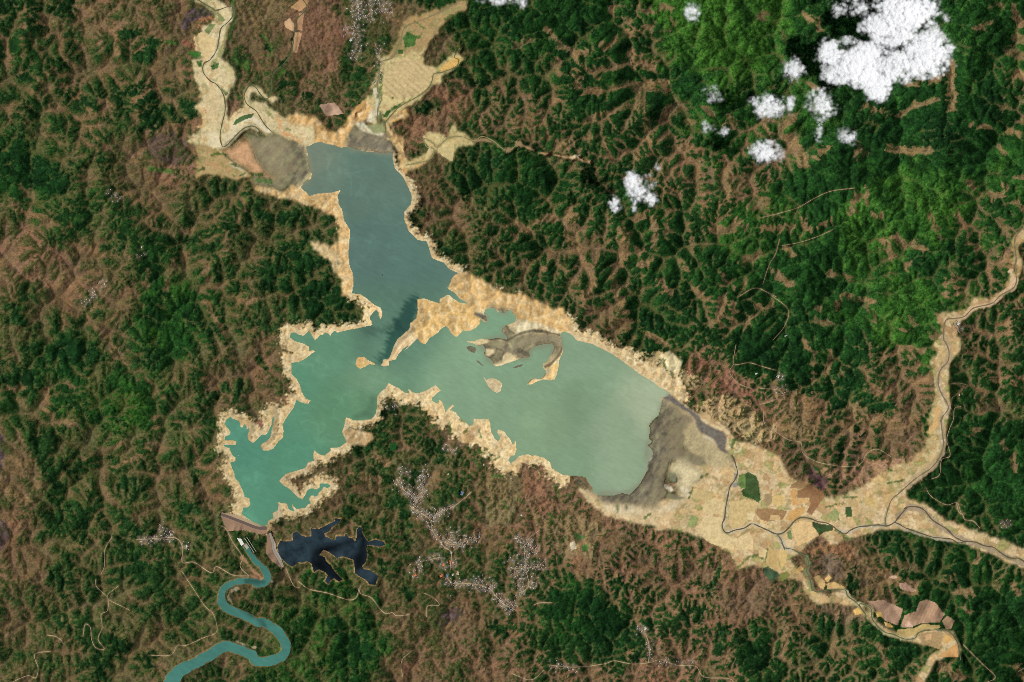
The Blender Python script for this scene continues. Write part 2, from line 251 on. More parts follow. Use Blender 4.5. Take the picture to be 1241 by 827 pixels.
# open brown ridges and clearings: tile: width_px, then points; several per line separated by ';'
BROWN = """
r13; 7 0,220 90,190; 6 165,135 230,220 300,250 360,240; 6 300,250 310,300 400,340; 10 300,350 310,400; 6 210,280 220,350; 5 150,260 165,250; 10 430,215 500,190 560,160 640,140; 5 545,90 550,150; 3 640,150 740,145 765,110 740,90; 14 560,260 650,300; 8 520,300 670,320; 7 430,315 500,315; 8 480,400 600,400 720,400; 10 590,420 610,520 640,600; 7 520,515 600,490; 8 700,570 730,510; 10 690,650 730,640; 9 620,640 650,660; 7 650,420 720,430; 6 350,560 440,530 480,520; 6 180,480 220,470; 9 350,430 400,430; 13 20,570 25,590; 12 95,600 100,640; 7 130,530 170,600 150,650; 16 215,680 260,680; 6 350,650 400,640; 4 430,680 460,750; 9 510,720 530,720; 8 700,780 760,720 820,680 880,720 870,827; 9 760,800 800,740 840,760; 9 1000,740 1030,827; 12 1010,570 1040,580; 6 900,510 930,540; 6 825,575 840,575; 6 460,45 460,60; 7 620,60 660,60; 6 700,40 740,45; 7 90,560 130,520; 8 240,640 280,660; 6 380,330 400,370; 5 480,660 500,660; 5 560,570 520,605; 6 590,720 590,740; 6 640,730 650,700
r14; 8 800,380 890,350 900,300; 9 890,360 895,450 900,510; 6 690,400 760,375; 5 650,545 720,495 830,465; 6 480,500 600,535; 8 600,690 650,710 790,705; 4 980,590 1075,600; 7 1010,135 1080,110; 11 1190,180 1220,190; 9 1150,240 1237,280; 9 1190,350 1237,360; 6 1160,620 1237,630; 6 460,690 450,740 490,720; 13 120,650 180,700 200,760; 9 100,600 150,560; 5 250,740 320,690; 6 240,400 260,420; 6 210,80 270,110 275,140; 7 0,80 30,70; 5 1120,700 1140,720; 6 1180,20 1190,80 1220,130; 4 1075,35 1130,30; 6 100,180 120,190; 8 20,600 60,660
r23; 6 0,300 30,330; 8 110,250 200,230; 16 270,240 290,370; 10 270,200 300,230; 6 340,290 345,340; 9 395,300 400,400 370,470 390,540 340,600 360,680; 9 520,270 530,400 480,480 480,560 520,640 540,700; 24 440,720 520,720; 9 590,230 630,210; 8 660,230 675,370; 5 735,190 720,320; 3 825,230 850,390; 9 690,530 740,580; 7 580,370 600,390; 8 600,460 650,430; 5 790,430 830,480; 12 980,610 960,720; 8 1030,620 1040,740; 5 1160,630 1090,740; 4 1210,620 1190,680; 12 1060,250 1080,260; 9 940,280 1040,280; 6 890,160 900,230; 9 1010,20 1020,130; 11 1090,40 1060,110; 9 810,40 840,60; 7 1120,180 1200,150; 9 1090,440 1150,400; 6 700,20 790,20; 4 710,100 790,130; 8 60,440 40,560; 6 180,400 250,470; 5 190,400 150,480; 8 30,260 80,300; 6 880,160 910,100; 6 560,300 540,340; 7 980,490 1000,530; 5 1100,530 1040,560; 6 860,560 900,600; 6 640,770 720,820
r24; 13 590,350 620,395; 9 620,330 760,370; 6 920,200 940,240 970,290 975,340; 4 975,340 1010,380 1015,450; 9 390,590 350,630; 6 390,600 530,620; 4 490,650 540,710; 6 265,660 270,710 320,730; 14 1140,420 1180,440; 7 1070,440 1080,520; 9 970,60 1000,90; 9 1080,120 1095,130; 8 1140,80 1140,110; 7 1190,150 1237,200; 8 1130,240 1160,300; 4 900,500 930,590; 7 1000,740 1080,790; 7 1160,720 1170,800; 9 810,780 830,800; 6 530,220 570,220; 5 790,220 840,310; 6 190,240 230,280; 7 60,480 150,550; 5 700,690 720,720; 5 670,750 680,760; 8 20,280 150,270; 5 330,240 270,270; 4 870,520 870,600; 6 1200,640 1237,600; 5 640,320 640,350; 8 1200,40 1237,40; 6 120,370 150,400; 5 320,490 420,510; 8 450,120 430,200; 6 500,90 500,150; 5 690,480 690,440
r34; 6 580,100 650,50 760,60; 9 600,130 640,180; 5 670,220 780,190; 6 720,280 730,230; 15 540,240 590,260; 14 430,330 400,420; 30 130,300 240,330; 24 100,400 220,440; 9 650,360 740,350; 13 500,380 640,400; 15 1040,260 1030,320; 9 1090,190 1110,200; 6 1190,210 1237,180; 13 1080,310 1120,310; 6 1190,600 1195,620; 4 210,20 250,80 250,200; 4 330,60 300,200; 9 700,60 730,110; 9 480,140 500,180; 4 350,200 400,150; 7 1000,440 1020,430; 5 1130,480 1140,520; 5 1190,550 1170,590; 14 300,420 320,500; 12 200,400 180,470; 4 1020,30 1050,90
r44; 14 580,330 720,390; 10 480,260 560,330; 9 630,260 720,290; 8 920,400 990,410; 5 1030,200 1010,260; 6 1190,370 1200,410; 7 850,350 900,340; 12 0,420 60,420; 10 180,420 140,560 100,700; 8 60,560 60,680; 6 350,600 340,700; 6 560,650 590,760; 14 860,760 920,800; 10 1200,760 1237,800; 6 950,470 980,500; 8 420,590 430,720
r11; 10 200,80 280,110 430,140; 12 460,110 540,150; 8 620,40 660,120; 5 110,110 160,200 210,290; 6 100,170 120,280; 7 330,120 420,160 440,130; 5 270,130 300,260 360,330; 6 460,180 490,260 470,340; 7 540,180 560,280; 5 640,380 720,330; 5 700,380 760,460 830,490; 5 620,480 700,420; 6 360,560 420,520; 8 220,510 280,520; 5 180,390 240,340; 6 20,180 40,260 50,310; 6 150,430 200,460 260,400; 8 400,610 460,600; 8 560,30 600,100; 5 380,30 440,60; 6 840,300 860,400; 9 780,620 820,680; 7 640,520 620,580; 7 480,480 540,500
r21; 14 20,440 60,520 60,600; 16 280,520 380,540; 10 230,490 300,470; 7 60,160 90,200 180,220; 9 200,240 260,260; 4 440,360 520,290; 5 380,380 420,370 480,400; 8 720,120 710,240; 8 600,120 640,150; 5 840,300 960,280; 6 930,360 1000,330; 8 970,440 975,540; 5 930,570 1000,550 1060,540; 8 1060,300 1060,380; 5 500,560 420,700; 5 420,720 510,780; 9 560,640 520,700; 7 1130,620 1200,620; 6 700,480 680,540; 8 1150,150 1120,230; 6 960,620 1060,790; 5 860,430 900,370; 5 780,560 800,480 820,420; 8 100,90 160,130; 6 760,170 800,250; 6 300,290 320,270
r31; 12 540,60 600,100; 5 660,180 710,200 720,240 800,310 830,380 890,420 900,500 920,560; 12 960,200 1000,230; 6 220,240 220,330 260,390 360,400; 6 10,240 120,230; 6 400,565 480,530 580,490; 7 540,600 650,560; 7 720,660 800,620; 9 60,560 150,660 180,690; 10 40,720 130,760; 5 490,620 500,720 530,780; 8 340,730 390,750; 9 930,590 990,620; 8 960,700 1060,680; 8 990,740 1090,760; 6 130,330 100,290; 5 320,200 350,240; 8 700,500 760,520; 5 730,380 740,430; 8 300,640 330,660; 7 1040,40 1100,100
r32; 9 420,210 420,240; 7 640,480 720,520; 9 850,640 820,700; 12 1150,700 1237,690; 8 500,640 570,660; 6 620,590 560,550
"""
# dark wooded patches (same format)
WOODS = """
r13; 9 1000,330 880,380 800,380 700,360 600,360; 30 350,130 300,190; 16 660,450 680,480; 18 250,260 260,290; 10 740,400 800,440
r14; 40 800,600 900,640; 30 1050,420 1080,520; 20 960,200 980,260; 25 560,620 500,600
r34; 26 370,230 400,290; 18 500,300 600,330; 7 440,370 460,430; 5 380,400 380,570; 7 510,400 540,440; 12 20,60 60,110; 16 920,620 880,610
r33; 16 560,20 620,30; 18 1100,60 1180,100
r23; 14 800,380 780,330; 20 700,700 680,720; 10 780,270 790,200
r43; 28 380,470 420,540; 22 540,600 600,690; 22 400,640 420,720; 10 470,330 520,380; 9 890,480 870,530; 7 920,430 980,260; 14 980,580 970,680; 8 800,520 870,490; 22 1120,700 1150,740
r44; 30 600,160 720,220; 22 760,290 800,310; 16 430,330 440,390; 26 280,560 300,660; 20 600,640 700,700; 12 20,680 70,700; 9 130,560 150,500; 9 720,480 690,430; 12 880,440 900,480; 14 1190,400 1210,370
r42; 16 250,480 380,560; 22 400,620 520,680; 10 700,400 720,420; 10 570,70 600,80; 9 580,260 600,300; 12 720,180 690,40; 10 1120,560 1160,600
r32; 12 600,340 640,350; 10 650,500 640,510; 14 560,650 600,600; 14 720,660 740,690; 14 850,520 880,560; 14 580,760 650,770; 9 480,540 560,500; 9 20,100 40,140; 7 120,330 125,350
r22; 22 420,650 440,680; 18 300,680 340,700; 14 100,380 160,390; 16 380,540 340,560; 12 280,450 340,440; 30 1000,60 1100,140; 20 760,220 740,240; 12 860,360 900,380; 9 130,210 130,280; 9 60,230 30,220
r21; 30 180,20 300,60; 10 300,210 260,230; 14 740,430 720,510; 24 760,620 740,700; 26 900,680 980,720; 9 1080,280 1060,300; 9 1170,230 1160,260; 9 580,300 570,380; 14 420,200 400,260; 14 60,700 160,740; 5 615,500 615,540
r11; 10 0,10 60,20; 16 160,120 130,160; 14 260,60 200,40; 10 640,160 560,160; 20 720,220 680,260; 26 680,460 600,470; 22 700,560 880,520; 16 300,30 330,20; 14 80,560 100,640; 30 60,740 200,780; 10 470,740 430,770; 10 400,480 440,520; 14 0,250 60,230; 14 140,330 130,350
r12; 9 130,370 120,460; 8 230,450 250,445; 6 30,170 70,240; 5 180,170 160,260 110,310; 9 480,60 500,220; 8 480,360 500,330; 14 780,510 840,500; 7 860,610 910,590; 9 1060,420 1110,480; 5 1080,60 1060,110; 20 1180,100 1190,170; 20 1000,730 1160,760; 7 1040,380 1100,390; 9 900,390 930,430
r31; 30 30,160 120,190; 10 170,480 200,600 300,700; 14 560,370 580,440; 18 600,680 650,740; 9 900,600 920,660; 24 300,60 460,90; 20 720,60 700,100; 14 1010,250 1040,230; 7 1130,200 1100,300
r41; 9 390,40 390,160; 9 640,220 660,340; 16 260,300 280,400; 12 600,80 640,130; 14 260,520 280,560; 20 540,620 560,660; 9 460,700 480,800; 14 700,740 720,700; 16 880,20 960,20
"""
ROADS = """
r41; 0.5 55,827 130,795 170,805 180,760 165,695 240,680
r41; 0.6 225,605 270,615 300,645
r41; 0.5 390,610 400,555 425,570 430,625 450,665 490,670 460,625 480,570 475,510 505,490 505,430 455,380 450,345
r41; 0.45 475,320 490,280 490,210 525,145
r41; 0.4 610,490 505,430 555,375
r41; 0.7 640,160 720,155 820,150 855,195 855,265 910,265 990,315 1015,285 1090,325 1165,330
r41; 0.55 1165,330 1125,285 1135,240 1090,170 1060,110 1035,95
r41; 0.5 855,310 900,380 960,470 1000,510 1015,590 950,620 870,655 830,655 800,700 710,700
r42; 0.6 140,290 175,370 205,385
r42; 0.6 200,355 250,390 340,410 430,440 470,430 485,380
r42; 0.6 490,375 490,410 540,430 580,480 610,505 640,500 660,515 720,510
r42; 0.5 800,520 805,470 860,465 830,430 790,410
r42; 0.5 730,680 690,715 680,750 688,800
r42; 0.7 720,0 810,60 830,120 880,190 915,220 910,300
r42; 0.5 880,150 930,180 1000,160 1055,150
r42; 0.5 780,260 870,240
r42; 0.7 900,345 930,365 1010,365 1090,385 1130,430 1160,460 1220,490
r43; 0.6 60,180 65,290 80,370 45,410
r43; 0.5 0,295 60,290 150,280
r43; 0.5 10,140 60,180 80,150 130,115
r43; 0.8 105,465 130,455 190,455
r43; 0.5 170,745 300,755 430,740 480,725 560,740 640,735 700,720 770,745 860,750 900,800 1020,810 1060,850
r43; 0.6 640,735 645,660 620,580
r43; 0.5 0,785 90,815 150,770
r34; 0.42 15,340 20,400 60,430 130,475 190,490 200,540 270,580 380,600 460,595 500,540 550,520 620,560
r34; 0.35 890,215 930,210 970,220
r34; 0.39 940,320 910,330 905,380 885,430 875,480 890,550 850,570 840,640 800,660
r34; 0.39 775,700 800,740 870,780 920,770 940,820
v1; 0.55 600,230 620,310 660,340 680,385 760,400 820,465
r24; 0.32 0,230 100,205 180,180 250,140 330,105 440,90
r24; 0.26 100,360 180,345 260,320 340,285
r24; 0.32 0,560 60,600 130,660 110,740 60,800
r24; 0.24 90,330 70,400 40,450 10,540
r23; 0.32 1237,600 1180,570 1130,560 1060,600
r33; 0.35 1050,30 1040,120 1110,115 1180,135 1237,150
r33; 0.35 1040,120 1020,160 1060,210 1130,240
r44; 0.7 1205,775 1237,755
r44; 0.5 950,650 1040,740 1100,800 1060,827
r34; 0.35 0,310 40,300 60,290 110,285 90,245 0,235
t1; 0.7 220,430 300,480 400,520 470,480 550,440 640,400 780,285
t1; 0.6 85,150 110,210 170,280 250,330 270,380 220,430
t1; 0.6 330,130 320,200 330,280 270,380
t1; 0.5 480,730 580,770 650,770 720,780
"""
# pale tan or cream colour by eye of the drawdown belt: shore place and belt width
BELT = [(275,540,10),(280,580,14),(290,610,16),(275,505,9),(300,505,14),(330,500,16),(345,540,14),(360,480,12),(352,450,10),(350,425,18),(360,400,14),
 (400,395,10),(440,395,8),(450,375,14),(425,350,10),(420,320,9),(420,290,12),(413,260,11),(405,235,14),(385,232,10),(355,232,9),(330,228,6),(480,190,5),
 (490,215,8),(500,240,11),(490,262,7),(505,285,10),(520,300,9),(540,318,9),(560,335,14),(580,345,20),(600,350,24),(640,370,26),(680,380,26),(700,395,18),
 (740,420,15),(770,440,22),(800,460,28),(830,480,30),(860,500,22),(700,585,15),(660,560,12),(640,555,14),(625,545,22),(600,530,30),(570,510,30),(545,500,22),
 (525,490,20),(510,480,16),(470,472,16),(455,490,9),(440,508,9),(415,515,12),(420,545,12),(390,545,12),(380,560,10),(340,580,10),(365,600,10),(385,590,10),
 (340,615,14),(325,630,9),(460,160,6),(400,165,14),(375,165,12),(430,160,14),(345,150,14),(510,400,20),(540,380,30),(560,400,30)]
# flood plain / bare ground: (kind, colour, outline); kinds: P flood plain, S shore sand, U mud, N open natural ground
GROUND = [
 ('S', (208,166,106), "r12: 60,570 130,560 200,530 300,560 330,610 370,620 410,600 430,560 480,500 530,460 560,500 545,540 500,570 460,590 430,640 400,695 345,680 300,665 240,690 150,650 80,620"),
 ('S', (206,168,110), "r12: 605,590 640,540 700,510 720,540 640,580 640,620 700,660 700,700 680,700 700,760 740,760 800,720 830,690 840,710 800,760 720,800 690,827 680,790 660,700 620,640"),
 ('S', (200,166,112), "r22: 0,75 60,85 130,105 170,65 210,100 260,130 330,115 385,110 400,180 440,285 440,420 460,540 440,590 400,590 410,540 380,480 400,440 350,380 370,340 390,350 390,260 370,210 310,200 260,170 140,140 0,100"),
 ('S', (198,172,124), "r22: 250,340 330,350 380,400 400,480 370,480 340,420 280,380"),
 ('P', (212,187,142), "px: 812,492 835,498 860,503 880,518 893,534 925,543 945,553 957,577 988,600 1012,604 1045,590 1072,574 1098,562 1112,566 1098,590 1100,603 1125,613 1145,630 1168,638 1195,648 1215,655 1260,672 1260,698 1205,673 1165,658 1130,651 1100,642 1082,642 1060,645 1035,652 1010,660 992,648 975,665 958,678 968,690 978,703 985,716 1003,722 1025,716 1030,724 1045,735 1070,760 1095,770 1130,762 1155,765 1166,790 1135,800 1120,830 1105,835 1120,805 1142,783 1105,778 1075,768 1055,752 1035,735 1010,730 990,735 978,720 975,705 955,700 935,692 912,685 895,690 885,670 862,655 838,648 800,640 760,632 735,625 715,610 700,590 735,602 775,610 820,605 850,580 830,530"),
 ('P', (204,182,134), "r34: 820,0 830,60 800,110 815,160 825,240 805,330 790,400 795,450 760,520 720,570 640,600 560,640 520,690 560,740 640,740 700,700 760,650 830,580 860,510 870,450 885,380 890,300 885,200 890,120 940,60 940,0"),
 ('P', (200,172,128), "r24: 820,680 870,670 960,665 990,640 1000,605 1050,600 1080,615 1110,590 1150,565 1165,500 1200,480 1195,430 1180,350 1185,310 1260,265 1260,330 1215,360 1210,400 1237,440 1215,500 1180,560 1110,620 1060,640 1000,665 940,720 930,760 915,827 870,827 850,740"),
 ('P', (214,196,150), "n1: 120,0 200,-10 330,-10 430,60 470,110 480,170 440,230 420,330 390,470 360,560 430,580 480,640 510,720 490,827 160,827 130,700 100,560 190,560 150,440 140,340 220,260 330,200 330,130 240,60"),
 ('P', (214,196,150), "n2: 160,0 490,0 440,110 415,200 440,380 500,300 600,240 590,90 640,20 740,50 810,150 880,130 900,150 850,180 760,130 650,80 640,190 780,190 900,290 980,340 1030,400 1180,410 1237,380 1237,590 1140,590 1000,520 900,490 820,500 700,440 640,410 560,470 440,600 330,640 250,610 180,600 60,560 110,500 200,420 210,330 130,230 190,180"),
 ('P', (178,154,106), "n3: 0,120 230,170 460,350 520,400 380,450 230,430 80,390 0,430"),
 ('P', (204,186,132), "n4: 240,330 330,150 290,60 440,70 540,0 600,-60 740,-140 800,-140 730,0 720,140 860,170 1020,40 1100,90 1060,140 900,250 890,320 800,330 720,430 700,480 600,510 520,570 380,680 340,660 330,560 280,700 230,690 240,560 190,490 250,400"),
 ('P', (170,146,100), "r12: 700,90 870,40 960,0 1000,0 990,40 900,90 830,180 790,240 720,250 660,270 620,280 660,190"),
 ('P', (206,188,132), "r12: 785,660 800,625 840,620 900,640 930,580 945,610 1000,640 1030,680 950,690 920,760 860,720 840,700 810,740 720,790 700,790 690,760 770,745 830,690"),
 ('Q', (202,158,116), "n3: 235,180 330,150 400,90 490,90 520,190 560,280 620,370 700,415 780,420 750,450 640,410 500,385 450,345 330,265"),
 ('S', (214,176,116), "c1: 150,35 240,0 320,20 400,70 500,110 600,190 700,200 800,210 900,260 1000,290 1060,340 1150,330 1237,420 1237,560 1150,540 1100,560 900,520 740,440 600,330 480,330 350,380 240,290 100,150"),
 ('S', (216,178,114), "c1: -260,480 -280,300 -230,240 -120,250 0,290 60,230 240,290 340,370 395,480 240,550 175,605 75,508 -60,620 -130,690 -180,640"),
 ('S', (212,184,138), "q1: 1210,170 1237,200 1237,340 1100,470 1080,510 1020,525 1020,560 940,570 960,510 1035,450 1090,320 1190,240"),
 ('U', (128,120,92), "c1: 600,540 640,500 690,510 740,590 880,540 960,560 1080,580 1150,590 1180,720 1130,790 1060,827 1010,860 970,900 960,930 920,930 940,900 1040,810 1100,710 1050,680 900,710 870,800 780,820 700,790 600,850 540,870 450,800 420,700 300,670 400,625 540,610 650,630"),
 ('S', (216,196,148), "c2: 190,255 270,258 320,235 405,245 405,270 350,290 300,300 260,285"),
 ('S', (216,198,152), "c2: 370,330 465,340 455,370 400,408 385,390"), ('S', (216,198,152), "c2: 530,400 575,365 640,390 660,420 620,450 550,470 530,440"),
 ('S', (212,196,150), "c2: 450,485 520,462 530,480 480,500"), ('S', (176,170,126), "c2: 580,270 610,275 640,330 620,335"),
 ('S', (218,184,122), "c2: 970,490 1020,460 1065,480 1045,570 1020,622 970,628 900,620 850,645 760,672 800,630 860,620 930,600 985,540"),
 ('S', (218,204,164), "c2: 630,130 700,70 900,90 1060,170 1060,200 960,170 860,140 760,180 650,190"),
 ('U', (110,105,84), "c1: 350,370 430,395 470,410 468,472 400,430 340,400"), ('U', (110,105,84), "c1: 450,350 500,295 560,345 600,300 650,360 700,340 760,440 690,480 730,440 690,370 610,395 600,350 565,380 520,340"),
 ('U', (122,117,90), "n3: 470,20 600,60 750,30 850,80 950,120 1010,140 1040,260 1070,390 1050,450 960,515 900,500 860,490 800,550 690,510 560,500 500,420 640,440 750,450 790,420 700,410 620,360 560,270 520,180"),
 ('U', (120,112,92), "r12: 405,690 460,590 500,600 560,640 610,600 640,680 650,725 560,715 480,708"),
 ('S', (198,194,166), "r12: 465,580 500,570 520,590 600,625 590,640 530,625 490,610"), ('U', (122,136,88), "r12: 520,590 600,575 610,620 550,625"),
 ('S', (206,196,166), "r12: 525,545 545,505 560,530 560,575 520,570"),
 ('U', (108,101,80), "e1: 250,180 310,200 440,280 540,350 575,410 490,440 460,500 470,560 430,620 480,700 560,720 650,760 640,800 560,800 440,760 300,760 260,827 100,827 110,615 140,560 130,430 215,340"),
 ('Q', (178,162,122), "e1: 500,430 575,430 620,500 740,560 800,670 880,700 940,820 700,827 640,790 650,760 560,720 440,620 470,560"),
 ('U', (108,101,81), "e2: 655,0 900,0 880,100 860,150 830,240 800,360 850,450 760,540 740,580 640,600 560,580 480,560 380,560 230,540 180,470 130,460 60,380 0,370 0,285 150,440 400,445 560,390 655,210 700,50"),
 ('U', (108,104,80), "e2: 950,20 1100,80 1180,110 1210,180 1100,190 1020,170"),
 ('Q', (206,190,148), "e2: 860,220 960,120 1100,200 1180,260 1130,330 1060,380 1060,450 1020,500 900,520 960,450 930,380 960,320"),
 ('Q', (214,198,160), "e2: 230,560 360,580 480,570 560,590 640,620 760,590 900,530 1040,500 900,600 700,640 500,640 300,620"),
 ('U', (74,100,78), "e2: 850,260 900,255 930,310 920,350 860,330"), ('U', (96,104,72), "e2: 830,480 860,440 960,480 1030,490 940,510 860,500"),
 ('S', (218,206,176), "e2: 815,370 850,370 900,420 880,440 820,400"), ('S', (218,206,176), "e2: 950,390 1020,400 1055,440 1030,480 980,430"),
 ('U', (92,108,70), "e2: 360,550 390,550 385,640 365,640"), ('U', (90,100,68), "e2: 440,560 470,560 470,610 455,610"),
 ('N', (96,66,66), "r34: 200,560 260,620 320,680 300,710 250,690 220,640"), ('N', (92,62,62), "f2: 380,150 430,110 480,150 490,230 430,255 370,220"),
 ('N', (150,112,82), "r34: 320,600 420,620 540,590 600,620 520,680 480,700 330,660 280,620"), ('N', (160,120,88), "r34: 500,580 640,560 720,550 660,600 560,630"),
 ('N', (150,106,70), "f3: 340,190 560,80 650,35 780,130 900,170 900,260 800,330 740,240 560,250 420,230"), ('N', (118,92,66), "f3: 400,180 560,80 650,35 750,110 640,150 500,170"),
 ('N', (120,96,76), "f3: 560,260 700,240 800,330 760,470 700,490 600,440"), ('N', (126,100,74), "r44: 280,470 430,450 500,540 380,560 300,520"),
 ('N', (116,88,64), "r43: 1000,380 1060,310 1200,330 1225,430 1180,510 1120,520 1080,580 1030,560 990,470"), ('N', (112,86,64), "r44: 0,320 50,360 60,440 20,500 0,500"),
 ('N', (86,70,76), "r11: 860,80 900,40 960,40 1000,70 900,100 880,140 850,130"), ('N', (98,76,66), "r11: 700,660 800,610 860,650 900,740 840,780 760,760 700,720"),
 ('N', (88,66,62), "r42: 810,500 880,490 950,470 980,500 940,540 850,570"), ('N', (112,86,86), "r42: 860,510 940,500 930,520 880,530"),
 ('N', (78,60,72), "r31: 0,445 22,450 15,520 20,600 0,620"), ('N', (92,74,72), "r41: 0,60 30,80 45,140 20,200 0,210"),
 ('N', (132,76,60), "w1: 400,170 490,145 480,210 400,240"), ('N', (146,104,74), "r33: 0,620 60,610 160,630 170,680 100,720 0,700"),
 ('N', (146,96,74), "r33: 940,160 1010,140 1080,200 1145,240 1130,280 1030,260 940,230 900,200"), ('N', (140,92,66), "r33: 830,100 900,90 920,140 860,190 800,160"),
 ('N', (148,98,76), "r32: 0,390 50,370 40,420 0,430"), ('N', (140,98,72), "r12: 140,60 250,20 330,40 400,80 420,200 330,250 240,230 200,120"),
 ('N', (134,96,68), "r12: 790,440 860,390 960,360 1020,420 1000,560 900,640 820,640 700,760 690,700 640,600 720,540 820,560 900,480"),
 ('N', (120,92,62), "r12: 0,0 140,0 150,120 60,200 0,220"), ('N', (124,100,64), "n1: 480,0 1000,0 960,180 700,260 560,280 520,120"),
 ('N', (166,110,70), "n1: 150,190 250,150 320,150 330,190 230,200 170,260"), ('N', (140,84,64), "n1: 0,370 60,360 130,440 140,470 40,430 0,430"),
 ('N', (196,160,108), "r33: 500,80 620,70 700,60 790,90 800,150 900,190 880,230 800,280 720,240 600,165"), ('N', (184,152,104), "r33: 840,310 1000,260 1100,300 1180,390 1237,400 1237,470 1130,500 1060,440 1000,430 900,370"),
 ('S', (224,208,160), "r33: 690,80 740,60 800,110 780,170 730,150"), ('S', (196,160,110), "s1: 480,300 560,290 620,340 560,440 500,440 430,430"),
 ('S', (188,158,112), "q2: 150,540 250,550 380,580 410,630 330,700 200,690 130,640"),
 ('N', (128,108,70), "r32: 1070,640 1120,600 1200,590 1237,620 1260,720 1220,800 1180,900 1130,860 1090,900 1060,800 1090,720"), ('N', (136,112,74), "r43: 60,0 160,60 300,40 420,90 440,130 390,180 400,260 300,230 240,250 200,170 120,90"),
]
